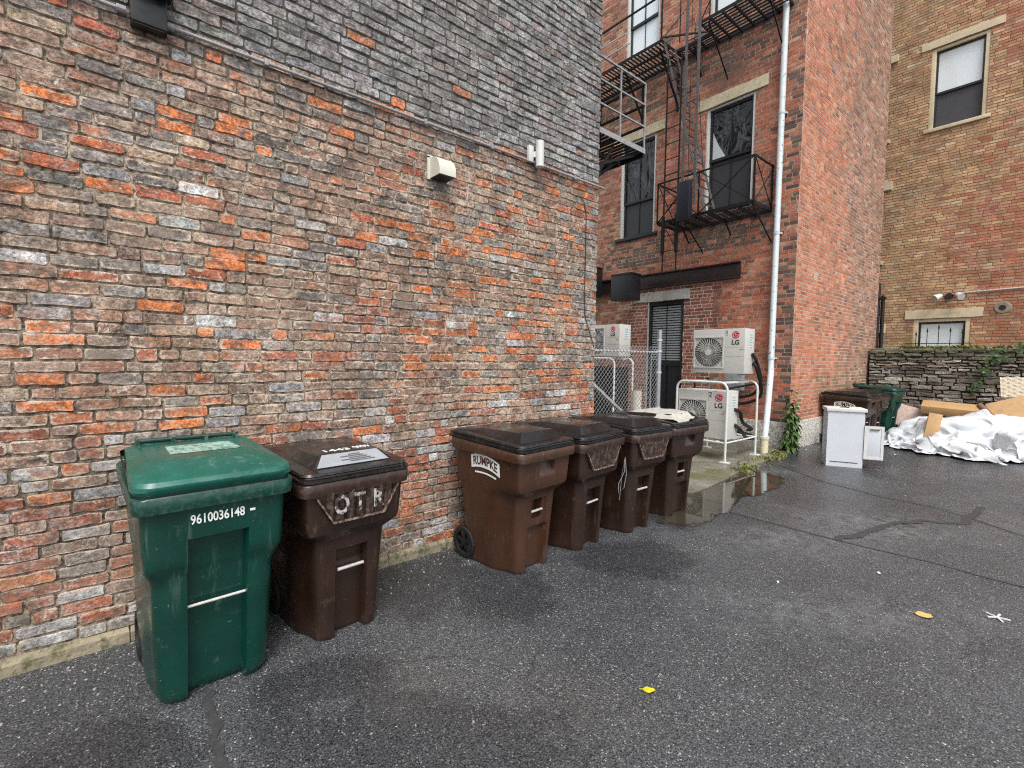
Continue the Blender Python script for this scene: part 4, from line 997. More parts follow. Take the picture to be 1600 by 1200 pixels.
def sstep(a, b, x):
    t_ = max(0, min(1, (x - a) / (b - a))); return t_ * t_ * (3 - 2 * t_)
def cart_body(style):
    if style == 'green':
        lv = [(0, .255, .25, .240), (.04, .280, .26, .252), (.20, .302, .275, .260), (.62, .338, .305, .273), (.635, .342, .31, .274), (.69, .366, .32, .280), (.73, .372, .33, .282), (1.0, .390, .36, .295)]
    else:
        lv = [(0, .270, .25, .232), (.015, .278, .255, .238), (.30, .295, .275, .254), (.585, .316, .30, .270), (.60, .322, .303, .271), (.655, .372, .335, .278), (.70, .380, .345, .282), (.935, .395, .365, .298)]
    zs = [0]
    for a, b in zip(lv[:-1], lv[1:]):
        k = max(1, round((b[0] - a[0]) / .02))
        zs += [a[0] + (b[0] - a[0]) * i / k for i in range(1, k + 1)]
    ex = {'green': [.785, .80], 'slot': [.395, .405, .545, .555, .735, .745, .855, .86, .335, .345], 'apron': [.52, .53]}[style]
    zs = sorted(set(zs + ex))
    fr = sorted(set([-1, 1] + [i / 10 for i in range(-10, 11)] + [s * q for s in (-1, 1) for q in (.28, .32, .46, .5, .56, .60, .66)]))
    secs = []
    for z in zs:
        for a, b in zip(lv[:-1], lv[1:]):
            if a[0] <= z <= b[0]: break
        f = (z - a[0]) / (b[0] - a[0]); xf, xb, hw = [a[i] + (b[i] - a[i]) * f for i in (1, 2, 3)]
        up = sstep(.58, .67, z)
        if style == 'green': rf = .085 + (.05 - .085) * up
        else: rf = .075 + (.04 - .075) * up
        rb = .05; hw_f = hw - (1 - up) * (.020 if style == 'green' else .048)
        pts = []
        for t_ in fr:
            y = t_ * (hw_f - rf); K_ = .185 if style == 'green' else .172; y = t_ * K_ if abs(t_) <= .66 else math.copysign(.66 * K_ + (hw_f - rf - .66 * K_) * (abs(t_) - .66) / .34, t_); x = xf; d = 0; s_ = abs(t_)
            if style == 'green':
                if z < .80: d = .058 * (1 - sstep(.60, .66, s_)) * (1 - sstep(.785, .80, z)) * (.75 + .25 * sstep(.79, .3, z)) + (.018 * sstep(.63, .70, z) if s_ < .66 and z < .79 else 0)
            elif style == 'slot':
                if .735 < z < .86: d = max(d, .05 * (1 - sstep(.46, .5, s_)) * sstep(.735, .855, z) * (1 - sstep(.855, .86, z)))
                if .395 < z < .555: d = max(d, .085 * (1 - sstep(.28, .32, s_)) * sstep(.395, .405, z) * (1 - sstep(.545, .555, z)))
                if z < .345: d = max(d, .05 * (1 - sstep(.60, .66, s_)) * (1 - sstep(.335, .345, z)))
                elif z < .56: d = max(d, .018 * (1 - sstep(.56, .60, s_)))
            else:
                if z < .53: d = .062 * (1 - sstep(.50, .56, s_)) * (1 - sstep(.52, .53, z)) * (.55 + .45 * sstep(.5, .3, z) + .45 * sstep(.38, .44, z))
            pts.append((x - d, y, z))
        for k in range(1, 6): a_ = R(90 * k / 6); pts.append((xf - rf + rf * math.cos(a_), hw_f - rf + rf * math.sin(a_), z))
        for k in range(11): t_ = k / 10; pts.append((xf - rf + (-xb + rb - xf + rf) * t_, hw_f + (hw - hw_f) * sstep(0, .42, t_), z))
        for k in range(1, 4): a_ = R(90 + 90 * k / 4); pts.append((-xb + rb + rb * math.cos(a_), hw - rb + rb * math.sin(a_), z))
        for k in range(5): pts.append((-xb, (hw - rb) * (1 - 2 * k / 4), z))
        for k in range(1, 4): a_ = R(180 + 90 * k / 4); pts.append((-xb + rb + rb * math.cos(a_), -hw + rb + rb * math.sin(a_), z))
        for k in range(11): t_ = 1 - k / 10; pts.append((xf - rf + (-xb + rb - xf + rf) * t_, -hw_f - (hw - hw_f) * sstep(0, .42, t_), z))
        for k in range(1, 6): a_ = R(270 + 90 * k / 6); pts.append((xf - rf + rf * math.cos(a_), -hw_f + rf + rf * math.sin(a_), z))
        secs.append(pts)
    return secs, lv
def rr(x0, x1, hw, r_, z, tilt=0.):
    return [(x, y, z + tilt * (x1 - x)) for x, y, _ in rrect(x0, x1, -hw, hw, r_, 6)]
def make_bin(style, body_m, lid_m, label, loc, rz, group, apron=False, ht=0., lidtype='frustum', tilt=(0, 0)):
    t = thing('wheeled_bin', label, 'bin', loc, rz, group); t.rotation_euler = (tilt[0], tilt[1], rz)
    secs, lv = cart_body(style); top = lv[-1]; zt = top[0]
    m = MB(); m.loft(secs, capa=False, capb=False)
    m.loft([secs[-1], [(p[0] * .97, p[1] * .97, zt - .05) for p in secs[-1]]], capa=False, capb=True)
    b = m.build('body', body_m, t, True, 32)
    xf, xb, hw = top[1], top[2], top[3]
    tl = .05
    # rim band
    q = MB(); zz = zt - .055
    q.loft([rr(-xb - .005, xf + .008, hw + .008, .045, zz, tl * .6), rr(-xb - .012, xf + .028, hw + .022, .055, zz, tl * .6), rr(-xb - .015, xf + .032, hw + .026, .058, zz + .02, tl), rr(-xb - .015, xf + .032, hw + .026, .058, zz + .062, tl), rr(-xb - .012, xf + .026, hw + .02, .055, zz + .07, tl), rr(-xb + .02, xf - .01, hw - .012, .05, zz + .07, tl)], capa=False, capb=False)
    q.build('rim', body_m, t, True, 50)
    zl = zt + .018
    if style == 'green':
        q = MB(); g = .030
        q.loft([rr(-xb - .02, xf + .01, hw + .006, .05, zl - .006, .09), rr(-xb - .0, xf + .035, hw + .026, .075, zl + g - .004, .055), rr(-xb - .0, xf + .040, hw + .024, .085, zl + g + .006, .055), rr(-xb - .0, xf + .040, hw + .024, .085, zl + g + .014, .055),
                rr(-xb - .02, xf + .025, hw + .02, .085, zl + g + .032, .06), rr(-xb + .005, xf - .03, hw - .012, .10, zl + g + .052, .035), rr(-xb + .03, xf - .13, hw - .05, .10, zl + g + .074, .012), rr(-xb + .06, xf - .24, hw - .085, .08, zl + g + .082, .0), rr(-xb + .10, xf - .29, hw - .12, .08, zl + g + .083, .0)], capa=False, capb=True)
        q.v = [(x, y * (1 - .10 * max(0, xf - x) / (xf + xb)), z) for x, y, z in q.v]
        lid = q.build('lid', lid_m, t, True, 30)
        q = MB()
        q.loft([rr(-xb + .0, xf + .018, hw + .01, .05, zl - .012, .10), rr(-xb + .0, xf + .018, hw + .01, .05, zl + g + .005, .08)], capa=False, capb=False); q.build('lid_gap', M_ins, lid)
        q = MB(); hy = .23; hx, hz = -xb - .015, zl + .125
        q.tube([(hx, -hy, hz), (hx, hy, hz)], .013, 10)
        for y in (-hy, -hy / 3, hy / 3, hy): q.box((hx - .018, y - .008, hz - .03), (hx + .08, y + .008, hz + .02))
        q.build('handle', body_m, t, True)
    else:
        q = MB()
        q.loft([rr(-xb - .005, xf + .022, hw + .014, .05, zl - .004, tl), rr(-xb - .02, xf + .034, hw + .026, .06, zl + .004, tl), rr(-xb - .02, xf + .034, hw + .026, .06, zl + .020, tl), rr(-xb - .016, xf + .022, hw + .016, .06, zl + .025, tl),
                rr(-xb - .016, xf + .020, hw + .014, .06, zl + .032, tl), rr(-xb - .014, xf + .026, hw + .02, .06, zl + .038, tl), rr(-xb - .012, xf + .018, hw + .012, .06, zl + .050, tl), rr(-xb + .0, xf - .03, hw - .035, .05, zl + .056, tl),
                rr(-xb + .05, xf - .045, hw - .05, .035, zl + .058, tl), rr(-xb + .20, xf - .105, hw - .115, .02, zl + .118, -.02), rr(-xb + .21, xf - .112, hw - .122, .02, zl + .120, -.02)], capa=False, capb=True)
        lid = q.build('lid', lid_m, t, True, 24)
        q = MB(); hx = -xb - .06; hz = zl + .035
        for s in (-1, 1): q.bar((-xb + .0, s * (hw - .06), hz - .01), (hx - .01, s * (hw - .06), hz + .015), .05, .05)
        q.tube([(hx, -(hw - .06), hz + .01), (hx, hw - .06, hz + .01)], .014, 10); q.build('handle', body_m, t, True)
    if apron:
        q = MB(); n_ = 17; zt2, zb2 = zt - .045, zt - .215
        sec = []
        for i in range(n_ + 1):
            f = -1 + 2 * i / n_; hb = .150 / .245
            y = f * .245; lowz = zb2 if abs(f) < hb else zb2 + (abs(f) - hb) / (1 - hb) * (zt2 - zb2) * .92
            x0 = xf - .005; rib = .011 * (1 if i % 2 else -1)
            sec.append([(x0 - .02, y, zt2), (x0 + .03 + rib, y, zt2), (x0 + .014 + rib, y, lowz + .004), (x0 - .02, y, lowz)])
        q.loft(sec); ap = q.build('front_apron', body_m, t, True, 40)
        q = MB(); E_ = [(-.245, zt2 - .013), (-.150, zb2), (.150, zb2), (.245, zt2 - .013)]
        for (a, za), (c_, zc) in zip(E_[:-1], E_[1:]): q.bar((xf + .012, a, za), (xf + .012, c_, zc), .014, .009)
        q.build('worn_edge', M_worn, ap)
    # lift bar across the front recess
    zb_, xb_ = {'green': (.462, .312), 'slot': (.462, .300), 'apron': (.405, .306)}[style]
    hb = {'green': .118, 'slot': .062, 'apron': .078}[style]
    MB().tube([(xb_ - .012, -hb, zb_), (xb_ - .012, hb, zb_)], .0095 if style != 'green' else .007, 10).build('lift_bar', M_bar, t, True)
    # wheels
    for s in (-1, 1):
        yy = s * .235; wx = -.27; wr = .128
        w = MB()
        prof = [(wr * .70, -.026), (wr * .93, -.027), (wr, -.018), (wr, .018), (wr * .93, .027), (wr * .70, .026)]
        N_ = 28
        w.loft([[(wx + p[0] * math.cos(2 * PI * k / N_), yy + p[1], wr + p[0] * math.sin(2 * PI * k / N_)) for p in prof] for k in range(N_)] + [[(wx + p[0], yy + p[1], wr) for p in prof]], capa=False, capb=False)
        for k in range(28):
            a_ = 2 * PI * k / 28; w.box((-.004, -.02, -.004), (.004, .02, .003), mat=Matrix.Translation((wx + wr * math.cos(a_), yy, wr + wr * math.sin(a_))) @ Matrix.Rotation(-a_, 4, 'Y'))
        wo = w.build('wheel', M_tyre, t, True, 40)
        h_ = MB(); h_.tube([(wx, yy - .02, wr), (wx, yy + .02, wr)], .03, 14)
        for k in range(5):
            a_ = 2 * PI * k / 5 + .3; h_.bar((wx + .02 * math.cos(a_), yy, wr + .02 * math.sin(a_)), (wx + .092 * math.cos(a_), yy, wr + .092 * math.sin(a_)), .032, .03)
        h_.build('hub', M_hub, wo, True)
    MB().tube([(-.27, -.21, .128), (-.27, .21, .128)], .011, 8).build('axle', M_bar, t, True)
    return t, b, lid
GRP = 'wheeled bins lined up along the brick wall'
FXf = (0, 1, 0), (0, 0, 1)         # front lettering reads along +y, up z
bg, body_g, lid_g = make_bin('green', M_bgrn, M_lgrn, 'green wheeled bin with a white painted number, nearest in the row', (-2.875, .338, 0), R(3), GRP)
b2, body_2, lid_2 = make_bin('apron', M_bdrk, M_lidb, 'dark brown wheeled bin stencilled OTR beside the green bin', (-2.955, 1.005, 0), R(5), GRP, True)
b3, body_3, lid_3 = make_bin('slot', M_bbrn, M_lid, 'clean brown wheeled bin with a white side logo', (-2.90, 2.425, 0), R(6), GRP)
b4, body_4, lid_4 = make_bin('apron', M_bdrk, M_lid, 'brown wheeled bin with scuffed ribbed front, second of the four beyond the gap', (-2.93, 3.10, 0), R(6), GRP, True, tilt=(R(.6), R(.5)))
b5, body_5, lid_5 = make_bin('apron', M_bdrk, M_lid, 'brown wheeled bin with a cord at its side, third of four beyond the gap', (-2.90, 3.80, 0), R(1), GRP, True, tilt=(R(-.8), 0))
b6, body_6, lid_6 = make_bin('slot', M_bdrk, M_lid, 'brown wheeled bin with a pale cardboard sheet on its lid, last of the four', (-2.92, 4.54, 0), R(-2), GRP)
# lettering
text('serial_number', '9610036148', .060, M_num, body_g, frame_m((.3865, -.005, .885), *FXf), offset=.0010, sx=.72)
MB().box((.382, .125, .880), (.3875, .148, .892)).build('number_dash', M_num, body_g, bevel=.002)
o = MB(); o.add([(-.17, -.17, 1.145), (-.17, .16, 1.145), (-.30, .14, 1.15), (-.30, -.17, 1.15)], [(0, 1, 2, 3)])
for i, (ch, y, dz) in enumerate((('O', -.115, 0), ('T', -.01, .0), ('R', .10, 0))):
    text('stencil_letter', ch, .140, M_stenc, body_2, frame_m((.432, y, .815), *FXf), offset=.004, sx=.76)
zt_ = 1.062
def lid_text(s, size, loc, lid, mat, rot=0., off=.001, sx=1., bend=0.):
    ux = Vector((math.sin(rot), math.cos(rot), 0)); uy = Vector((-math.cos(rot), math.sin(rot), .0))
    return text('marker_scrawl', s, size, mat, lid, frame_m(loc, ux, uy), offset=off, sx=sx, bend=bend)
lid_text('1443', .085, (.20, -.04, 1.0735), lid_2, M_marker, .05, .002)
def scrawl(name, pts, rad, mat, parent):
    return MB().tube(pts, rad, 5).build(name, mat, parent)
P = []
for k in range(60):
    f = k / 59; P.append((.19 - .016 * math.sin(f * 26) - .010 * math.sin(f * 61), .07 + .10 * f, 1.0745))
scrawl('marker_scrawl', P, .0035, M_marker, lid_2)
# pale notice along the front bevel of the second lid, with small print
q = MB(); q.add([(.350, -.215, 1.0160), (.350, .215, 1.0160), (.293, .165, 1.0730), (.293, -.165, 1.0730)], [(0, 1, 2, 3)]); lb2 = q.build('lid_notice', M_lbl, lid_2)
q = MB()
for k in range(5):
    f = .2 + k * .14; x_, z_ = .352 - .057 * f, 1.0175 + .057 * f; y0, y1 = -.02 - .05 * (k % 2), .13 - .02 * k; q.add([(x_, y0, z_), (x_, y1, z_), (x_ - .004, y1, z_ + .004), (x_ - .004, y0, z_ + .004)], [(0, 1, 2, 3)])
q.build('notice_print', M_pgry, lb2)
# side logo banner
def side_logo(parent, x0, y, z0, sc, dark):
    lean = .0
    Mx = frame_m((x0, y, z0), (1, 0, 0), (0, -.068, 1))
    fn = lambda x, y_: (x, y_ * (1. + 6 * x * x / sc / sc * .1) - 1.6 * x * x - .10 * x)
    q = MB(); n_ = 14; W_, H_ = .155 * sc, .052 * sc; top = []; bot = []
    for i in range(n_ + 1):
        x = -W_ + 2 * W_ * i / n_; zz = -1.3 * x * x - .10 * x
        top.append(Mx @ Vector((x, zz + H_, 0))); bot.append(Mx @ Vector((x, zz - H_ * .95, 0)))
    q.prism(top + bot[::-1], (0, -.0015, 0)); lg = q.build('logo_panel', M_num, parent)
    text('logo_lettering', 'RUMPKE', .074 * sc, dark, lg, Matrix.Translation((0, -.0025, 0)) @ Mx, offset=.0022, sx=.96, fn=lambda x, y_: (x, y_ * 1.25 - 1.3 * x * x - .10 * x))
    q = MB()
    for i in range(13):
        x = -W_ * .75 + 1.5 * W_ * i / 13; zz = -H_ * 1.75 - .9 * x * x - .10 * x
        a = Mx @ Vector((x, zz, 0)); b = Mx @ Vector((x + W_ * .10, zz - .01 * W_, 0)); q.bar(a, b, .003, .011 * sc)
    q.build('logo_underline', M_num, lg)
side_logo(body_3, .02, -.2925, .835, 1.0, M_bbrn)
# vents on the side of the third bin, scratched word on the last bin
q = MB(); q.box((.27, -.294, .845), (.282, -.278, .905)); q.box((.30, -.292, .845), (.312, -.276, .905)); q.build('side_slot', M_ins, body_3)
text('scratched_word', 'DUWPUG', .075, simple('scratched_plastic', (.22, .19, .18), .7), body_6, frame_m((.3965, 0, .895), *FXf), offset=-.0012, sx=.85)
# sticker on the green lid
q = MB(); q.add([(.06, -.14, 1.1325), (.06, .17, 1.1325), (-.19, .16, 1.1325), (-.19, -.13, 1.1325)], [(0, 1, 2, 3)]); q.build('lid_sticker', simple('faded_sticker', (.30, .42, .36), .55, 0, .25, 25, col2=(.05, .16, .12), thr=(.48, .6)), lid_g)
# cardboard sheet over the last lid
q = MB(); nx, ny = 26, 22; vs = []
for i in range(nx + 1):
    for j in range(ny + 1):
        u, v = i / nx, j / ny; x = -.33 + (.70 + .05 * (1 - v)) * u; y = -.315 + .33 * v + .08 * u
        cl = max(0, min(1, max((abs(y) - .172) / .075, (x - .285) / .06, (-.10 - x) / .3)))
        zz = 1.080 - .055 * cl - max(0, x - .385) * 1.6 + .003 * math.sin((y + x * .3) * 70) + .010 * max(0, nz(x * 4, y * 3, 3.)) + .012 * (v > .97)
        vs.append((x, y, zz))
for k in (0, 1): pass
top_ = vs; bot_ = [(x, y, z - .004) for x, y, z in vs]; W1 = ny + 1
fs = [(i * W1 + j, (i + 1) * W1 + j, (i + 1) * W1 + j + 1, i * W1 + j + 1) for i in range(nx) for j in range(ny)]
q.add(top_, fs); q.add(bot_, [f[::-1] for f in fs])
t = thing('cardboard_sheet', 'crumpled pale cardboard sheet draped over the last bin of the row', 'cardboard', (-2.92, 4.54, 0), R(-2))
q.build('sheet', simple('pale_cardboard', (.38, .365, .32), .75, 0, .15, 12, col2=(.24, .225, .2)), t, True, 50)
t = MB().tube([(-2.60, 3.53, .74), (-2.56, 3.50, .60), (-2.56, 3.47, .48), (-2.60, 3.45, .42), (-2.62, 3.47, .5), (-2.58, 3.50, .62), (-2.60, 3.52, .72)], .004, 6).tube([(-2.60, 3.53, .74), (-2.62, 3.52, .60), (-2.60, 3.46, .36)], .003, 5).build('cord', simple('grey_cord', (.16, .16, .16), .6), None, True)
tag(t, 'loop of thin grey cord hanging between the second and third far bins', 'cord')
# bins at the back by the stone wall
GRB = 'bins by the stone wall'
bA, body_A, lid_A = make_bin('slot', M_bdrk, M_lid, 'dark brown bin with side lettering behind the white cabinet, against the salmon wall', (-2.90, 11.22, 0), R(-3), GRB)
bB, body_B, lid_B = make_bin('apron', M_bdrk, M_lid, 'brown bin wedged between the dark brown and green bins by the salmon wall', (-2.90, 11.98, 0), R(-2), GRB, True)
bC, body_C, lid_C = make_bin('green', M_bgrn, M_bgrn, 'green bin at the back against the rubble stone wall', (-2.82, 12.78, 0), R(-4), GRB)
side_logo(body_A, .0, -.2905, .80, 1.15, M_bdrk)

# ------------------------------------------------------------------ white cabinet
M_cab = simple('white_laminate', (.54, .565, .60), .4, 0, .03, 4); M_cabi = simple('chipboard_white', (.58, .58, .57), .6)
a = gp(1290, 727); b = gp(1347, 732); ang = math.atan2(b.y - a.y, b.x - a.x); W_ = (b - a).length
t = thing('kitchen_cabinet', 'discarded white kitchen cabinet with its door hanging open, standing on the asphalt', 'cabinet', ((a.x + b.x) / 2, (a.y + b.y) / 2, 0), ang)
hw = W_ / 2; D_, H_ = .36, .86; th = .018
m = MB(); m.box((-hw, 0, 0), (hw, th, H_)); m.box((-hw, D_ - th, 0), (hw, D_, H_)); m.box((-hw, th, 0.0), (-hw + th, D_ - th, H_)); m.box((-hw + th, th, .08), (hw, D_ - th, .08 + th)); m.box((-hw + th, th, .62), (hw - .01, D_ - th, .62 + th)); m.build('carcass', M_cab, t)
m = MB(); m.box((-hw + .05, -.006, .07), (hw - .06, -.0005, .08)); m.build('side_moulding', M_pgry, t)
m = MB(); m.box((-hw - .02, -.02, H_ + .001), (hw + .03, D_ + .02, H_ + .055)); m.build('top', M_wht, t, bevel=.01)
m = MB(); m.box((hw - .02, th + .01, .66), (hw + .012, D_ - th - .01, .84)); m.build('drawer_front', M_wht, t, bevel=.004)
m = MB(); dw = .25; m.box((hw + .004, -.012, .15), (hw + dw, .006, .66)); d = m.build('door', M_cab, t, bevel=.003)
m = MB()
for q in (((hw + .004, -.018, .15), (hw + .04, -.0125, .66)), ((hw + dw - .035, -.018, .15), (hw + dw, -.0125, .66)), ((hw + .041, -.018, .15), (hw + dw - .036, -.0125, .19)), ((hw + .041, -.018, .62), (hw + dw - .036, -.0125, .66))): m.box(*q)
m.build('door_frame', M_wht, d); MB().box((hw + .07, -.03, .60), (hw + .19, -.019, .612)).build('handle', M_pgry, d)
MB().tube([(-.06, .12, H_ + .056), (.0, .14, H_ + .066), (.05, .10, H_ + .058)], .012, 6).build('faucet_stub', M_dgry, t)

# ------------------------------------------------------------------ rubbish pile
def sheetm(name, base, sub):
    n = NT(name); n.co(True)
    h = n.math('ABSOLUTE', n.math('SUBTRACT', n.noise(3.5, 6, .62, dist=1.2), .5)); h2 = n.math('ABSOLUTE', n.math('SUBTRACT', n.noise(11, 5, .6, dist=.8), .5))
    nb = n.bump(h, .35, .02); nb = n.bump(h2, .3, .006, nb)
    return n.fin(n.mix(n.rng(n.noise(2, 4), .35, .65), base, sub), n.rng(n.noise(4, 3), .3, .7, .38, .58), 0, .4, nb)
M_sheet = sheetm('white_plastic_sheet', (.56, .58, .60), (.50, .525, .55)); M_bag = sheetm('crumpled_white_bag', (.57, .59, .61), (.51, .535, .56))
M_card = simple('brown_cardboard', (.40, .25, .12), .75, 0, .12, 6, .004, 40, (.36, .20, .08)); M_ply = simple('orange_cardboard', (.40, .245, .11), .7, 0, .1, 5)
def draped(name, label, cat, cx, cy, sx, sy, rot, seed, mat, boxes, crump=.2, hi=.30, nx=84, frames=46):
    """a plastic sheet dropped by the cloth solver over hidden rubbish, then kept as plain mesh"""
    ny = int(nx * sy / sx); W1 = ny + 1; vs = []; top = max(c[2] + h[2] for c, h, _ in boxes) + .25
    for i in range(nx + 1):
        for j in range(ny + 1):
            u, v = i / nx - .5, j / ny - .5; k = 1 + .12 * nz(u * 2, v * 2, seed + 4)
            vs.append((u * sx * k + crump * nz(u * 7, v * 7, seed), v * sy * k + crump * nz(u * 7, v * 7, seed + 5), top + hi * nz(u * 3, v * 3, seed + 9) + hi * .5 * nz(u * 9, v * 9, seed + 2) + hi * .2 * nz(u * 19, v * 19, seed + 3)))
    me = bpy.data.meshes.new('cloth'); me.from_pydata(vs, [], [(i * W1 + j, (i + 1) * W1 + j, (i + 1) * W1 + j + 1, i * W1 + j + 1) for i in range(nx) for j in range(ny)])
    o = bpy.data.objects.new('cloth', me); COL.objects.link(o); tmp = []
    for (c, h, rz) in boxes + [((0, 0, -.49), (6, 6, .5), 0)]:
        m = MB(); m.box(tuple(-q for q in h), h); q = m.build('tmp', mat); q.location = c; q.rotation_euler = (0, 0, rz); q.modifiers.new('c', 'COLLISION'); q.collision.thickness_outer = .01; tmp.append(q)
    md = o.modifiers.new('cl', 'CLOTH'); st = md.settings; st.quality = 6; st.mass = .15; st.tension_stiffness = 25; st.compression_stiffness = 25; st.shear_stiffness = 8; st.bending_stiffness = .5; st.air_damping = 1.5
    md.collision_settings.distance_min = .008; md.collision_settings.use_self_collision = False
    md.point_cache.frame_start = 1; md.point_cache.frame_end = frames
    for f in range(1, frames + 1): scene.frame_set(f)
    me2 = bpy.data.meshes.new_from_object(o.evaluated_get(bpy.context.evaluated_depsgraph_get()))
    bpy.data.objects.remove(o)
    for q in tmp: bpy.data.objects.remove(q)
    bm = bmesh.new(); bm.from_mesh(me2)
    for _ in range(2): bmesh.ops.smooth_vert(bm, verts=bm.verts, factor=.5, use_axis_x=True, use_axis_y=True, use_axis_z=True)
    bm.to_mesh(me2); bm.free()
    scene.frame_set(1); me2.name = name
    me2.materials.clear(); me2.materials.append(mat); me2.shade_smooth()
    r_ = bpy.data.objects.new(name, me2); COL.objects.link(r_); r_.location = (cx, cy, 0); r_.rotation_euler = (0, 0, rot)
    return tag(r_, label, cat)
draped('plastic_sheet', 'big white plastic sheet spread over the middle of the rubbish pile', 'plastic sheet', -1.1, 12.55, 2.9, 1.9, .25, 2, M_sheet, [((-.55, .1, .25), (.35, .3, .27), .3), ((.25, .35, .30), (.4, .25, .32), .7), ((.8, .0, .22), (.25, .35, .22), .2), ((-.1, -.35, .12), (.4, .15, .12), .1), ((-1.1, .1, .10), (.15, .3, .14), .5)], .25, .36, 100)
draped('plastic_sheet', 'white plastic sheet lying at the left end of the rubbish pile beside the green bin', 'plastic sheet', -2.05, 12.2, 1.5, 1.5, .1, 5, M_sheet, [((.3, .1, .2), (.25, .3, .2), .4), ((-.2, .1, .11), (.2, .25, .11), .1), ((.1, -.4, .06), (.2, .1, .06), 0)], .2, .30, 70)
draped('plastic_sheet', 'crumpled white plastic sheet bunched at the front of the rubbish pile', 'plastic sheet', -1.38, 11.50, 1.5, 1.0, -.3, 9, M_bag, [((-.1, .05, .10), (.3, .16, .12), .2), ((.3, .0, .07), (.18, .14, .08), .5)], .25, .34, 72)
draped('plastic_sheet', 'white plastic sheet bunched at the right of the pile near the picture edge', 'plastic sheet', -.25, 12.15, 1.8, 1.3, .3, 13, M_bag, [((-.3, .0, .19), (.3, .22, .20), .3), ((.4, .1, .16), (.25, .3, .18), .9)], .25, .34, 78)
draped('plastic_sheet', 'loose flap of white plastic on the asphalt in front of the pile', 'plastic sheet', -1.95, 11.72, .8, .5, -.2, 21, M_sheet, [((0, .05, .03), (.2, .1, .04), .3)], .12, .2, 40)
def slab(name, label, cat, c, dx, dy, dz, size, mat, bev=.006):
    """box with its own axes dx,dy,dz (unit vectors)"""
    M_ = Matrix(((dx[0], dy[0], dz[0], c[0]), (dx[1], dy[1], dz[1], c[1]), (dx[2], dy[2], dz[2], c[2]), (0, 0, 0, 1)))
    m = MB(); m.box(tuple(-q / 2 for q in size), tuple(q / 2 for q in size)); o = m.build(name, mat, None, bevel=bev); o.matrix_world = M_; return tag(o, label, cat)
def axes(rx, ry, rz):
    from mathutils import Euler
    M_ = Euler((R(rx), R(ry), R(rz))).to_matrix(); return M_.col[0], M_.col[1], M_.col[2]
slab('cardboard_box', 'flat orange cardboard box lying across the back of the rubbish pile', 'box', (-1.62, 13.35, .68), *axes(12, 3, 6), (1.05, .5, .16), M_ply)
slab('cardboard_box', 'narrow orange cardboard carton leaning on the white sheets', 'box', (-1.75, 11.98, .42), *axes(-20, 9, 12), (.20, .13, .50), M_ply)
slab('cardboard_sheet', 'large brown cardboard sheet leaning at the right of the pile', 'cardboard', (-.50, 13.25, .82), *axes(52, -20, 20), (1.2, .6, .012), M_card, .003)
slab('cardboard_sheet', 'pinkish cardboard flap behind the white sheets by the green bin', 'cardboard', (-2.35, 13.35, .45), *axes(60, 15, 0), (.55, .5, .012), simple('pink_card', (.45, .34, .29), .75), .003)
slab('wood_board', 'thin wooden board under the white bags at the right', 'board', (-.75, 11.72, .03), *axes(0, 0, 14), (.95, .16, .03), M_ply, .003)
q = MB(); nx, ny = 30, 16; vs = [(-.55 + 1.1 * i / nx, -.22 + .44 * j / ny, .035 * math.sin(i * 1.7) * math.sin(j * 1.9)) for i in range(nx + 1) for j in range(ny + 1)]
W1 = ny + 1; fs = [(i * W1 + j, (i + 1) * W1 + j, (i + 1) * W1 + j + 1, i * W1 + j + 1) for i in range(nx) for j in range(ny)]
q.add(vs, fs); q.add([(x, y, z - .012) for x, y, z in vs], [f[::-1] for f in fs])
o = q.build('egg_crate_foam', simple('beige_foam', (.52, .45, .34), .85, 0, .08), None, True, 80); o.location = (-.45, 13.55, 1.20); o.rotation_euler = (R(62), R(-2), R(10)); tag(o, 'beige egg crate foam board behind the brown cardboard sheet', 'foam')
q = MB().tube([(-1.22, 12.95, .82), (-1.12, 12.83, .73), (-1.02, 12.72, .62)], .055, 14); q.tube([(-1.2205, 12.9505, .8205), (-1.224, 12.954, .824)], .042, 14, 1)
tag(q.build('cardboard_tube', [simple('brown_tube', (.15, .085, .05), .6), M_dgry], None, True), 'dark brown cardboard tube sticking out of the pile', 'tube')

# ------------------------------------------------------------------ litter
def ground_leaf(name, label, px, py, L_, W_, col, rz):
    m = MB(); p = gp(px, py); pts = []
    for k in range(20):
        a_ = 2 * PI * k / 20; rr_ = 1 + .25 * nz(math.cos(a_) * 2, math.sin(a_) * 2, px); pts.append((L_ * .5 * math.cos(a_) * rr_, W_ * .5 * math.sin(a_) * rr_, .012 + .010 * nz(math.cos(a_), math.sin(a_), px * 2)))
    m.loft([[(x, y, z - .003) for x, y, z in pts], pts]); m.tube([(-L_ * .45, 0, .012), (-L_ * .8, .01, .006)], .0018, 4)
    o = m.build(name, simple(name + '_colour', col, .6, 0, .2, 40), None, True); o.location = p; o.rotation_euler = (0, 0, rz); tag(o, label, 'leaf' if 'leaf' in name else 'litter'); return o
ground_leaf('fallen_leaf', 'bright yellow green leaf on the asphalt in the foreground', 1014, 1081, .055, .038, (.55, .52, .015), .8)
ground_leaf('fallen_leaf', 'tan orange leaf on the asphalt at the right', 1443, 963, .095, .07, (.55, .37, .13), .3)
p = gp(1558, 966); m = MB()
for k in range(5):
    a_ = k * 1.25 + .2; m.bar((0, 0, .006), (.06 * math.cos(a_), .06 * math.sin(a_), .008), .011, .006)
o = m.build('paper_scrap', M_wht); o.location = p; tag(o, 'small white star shaped scrap on the asphalt at the right edge', 'litter')
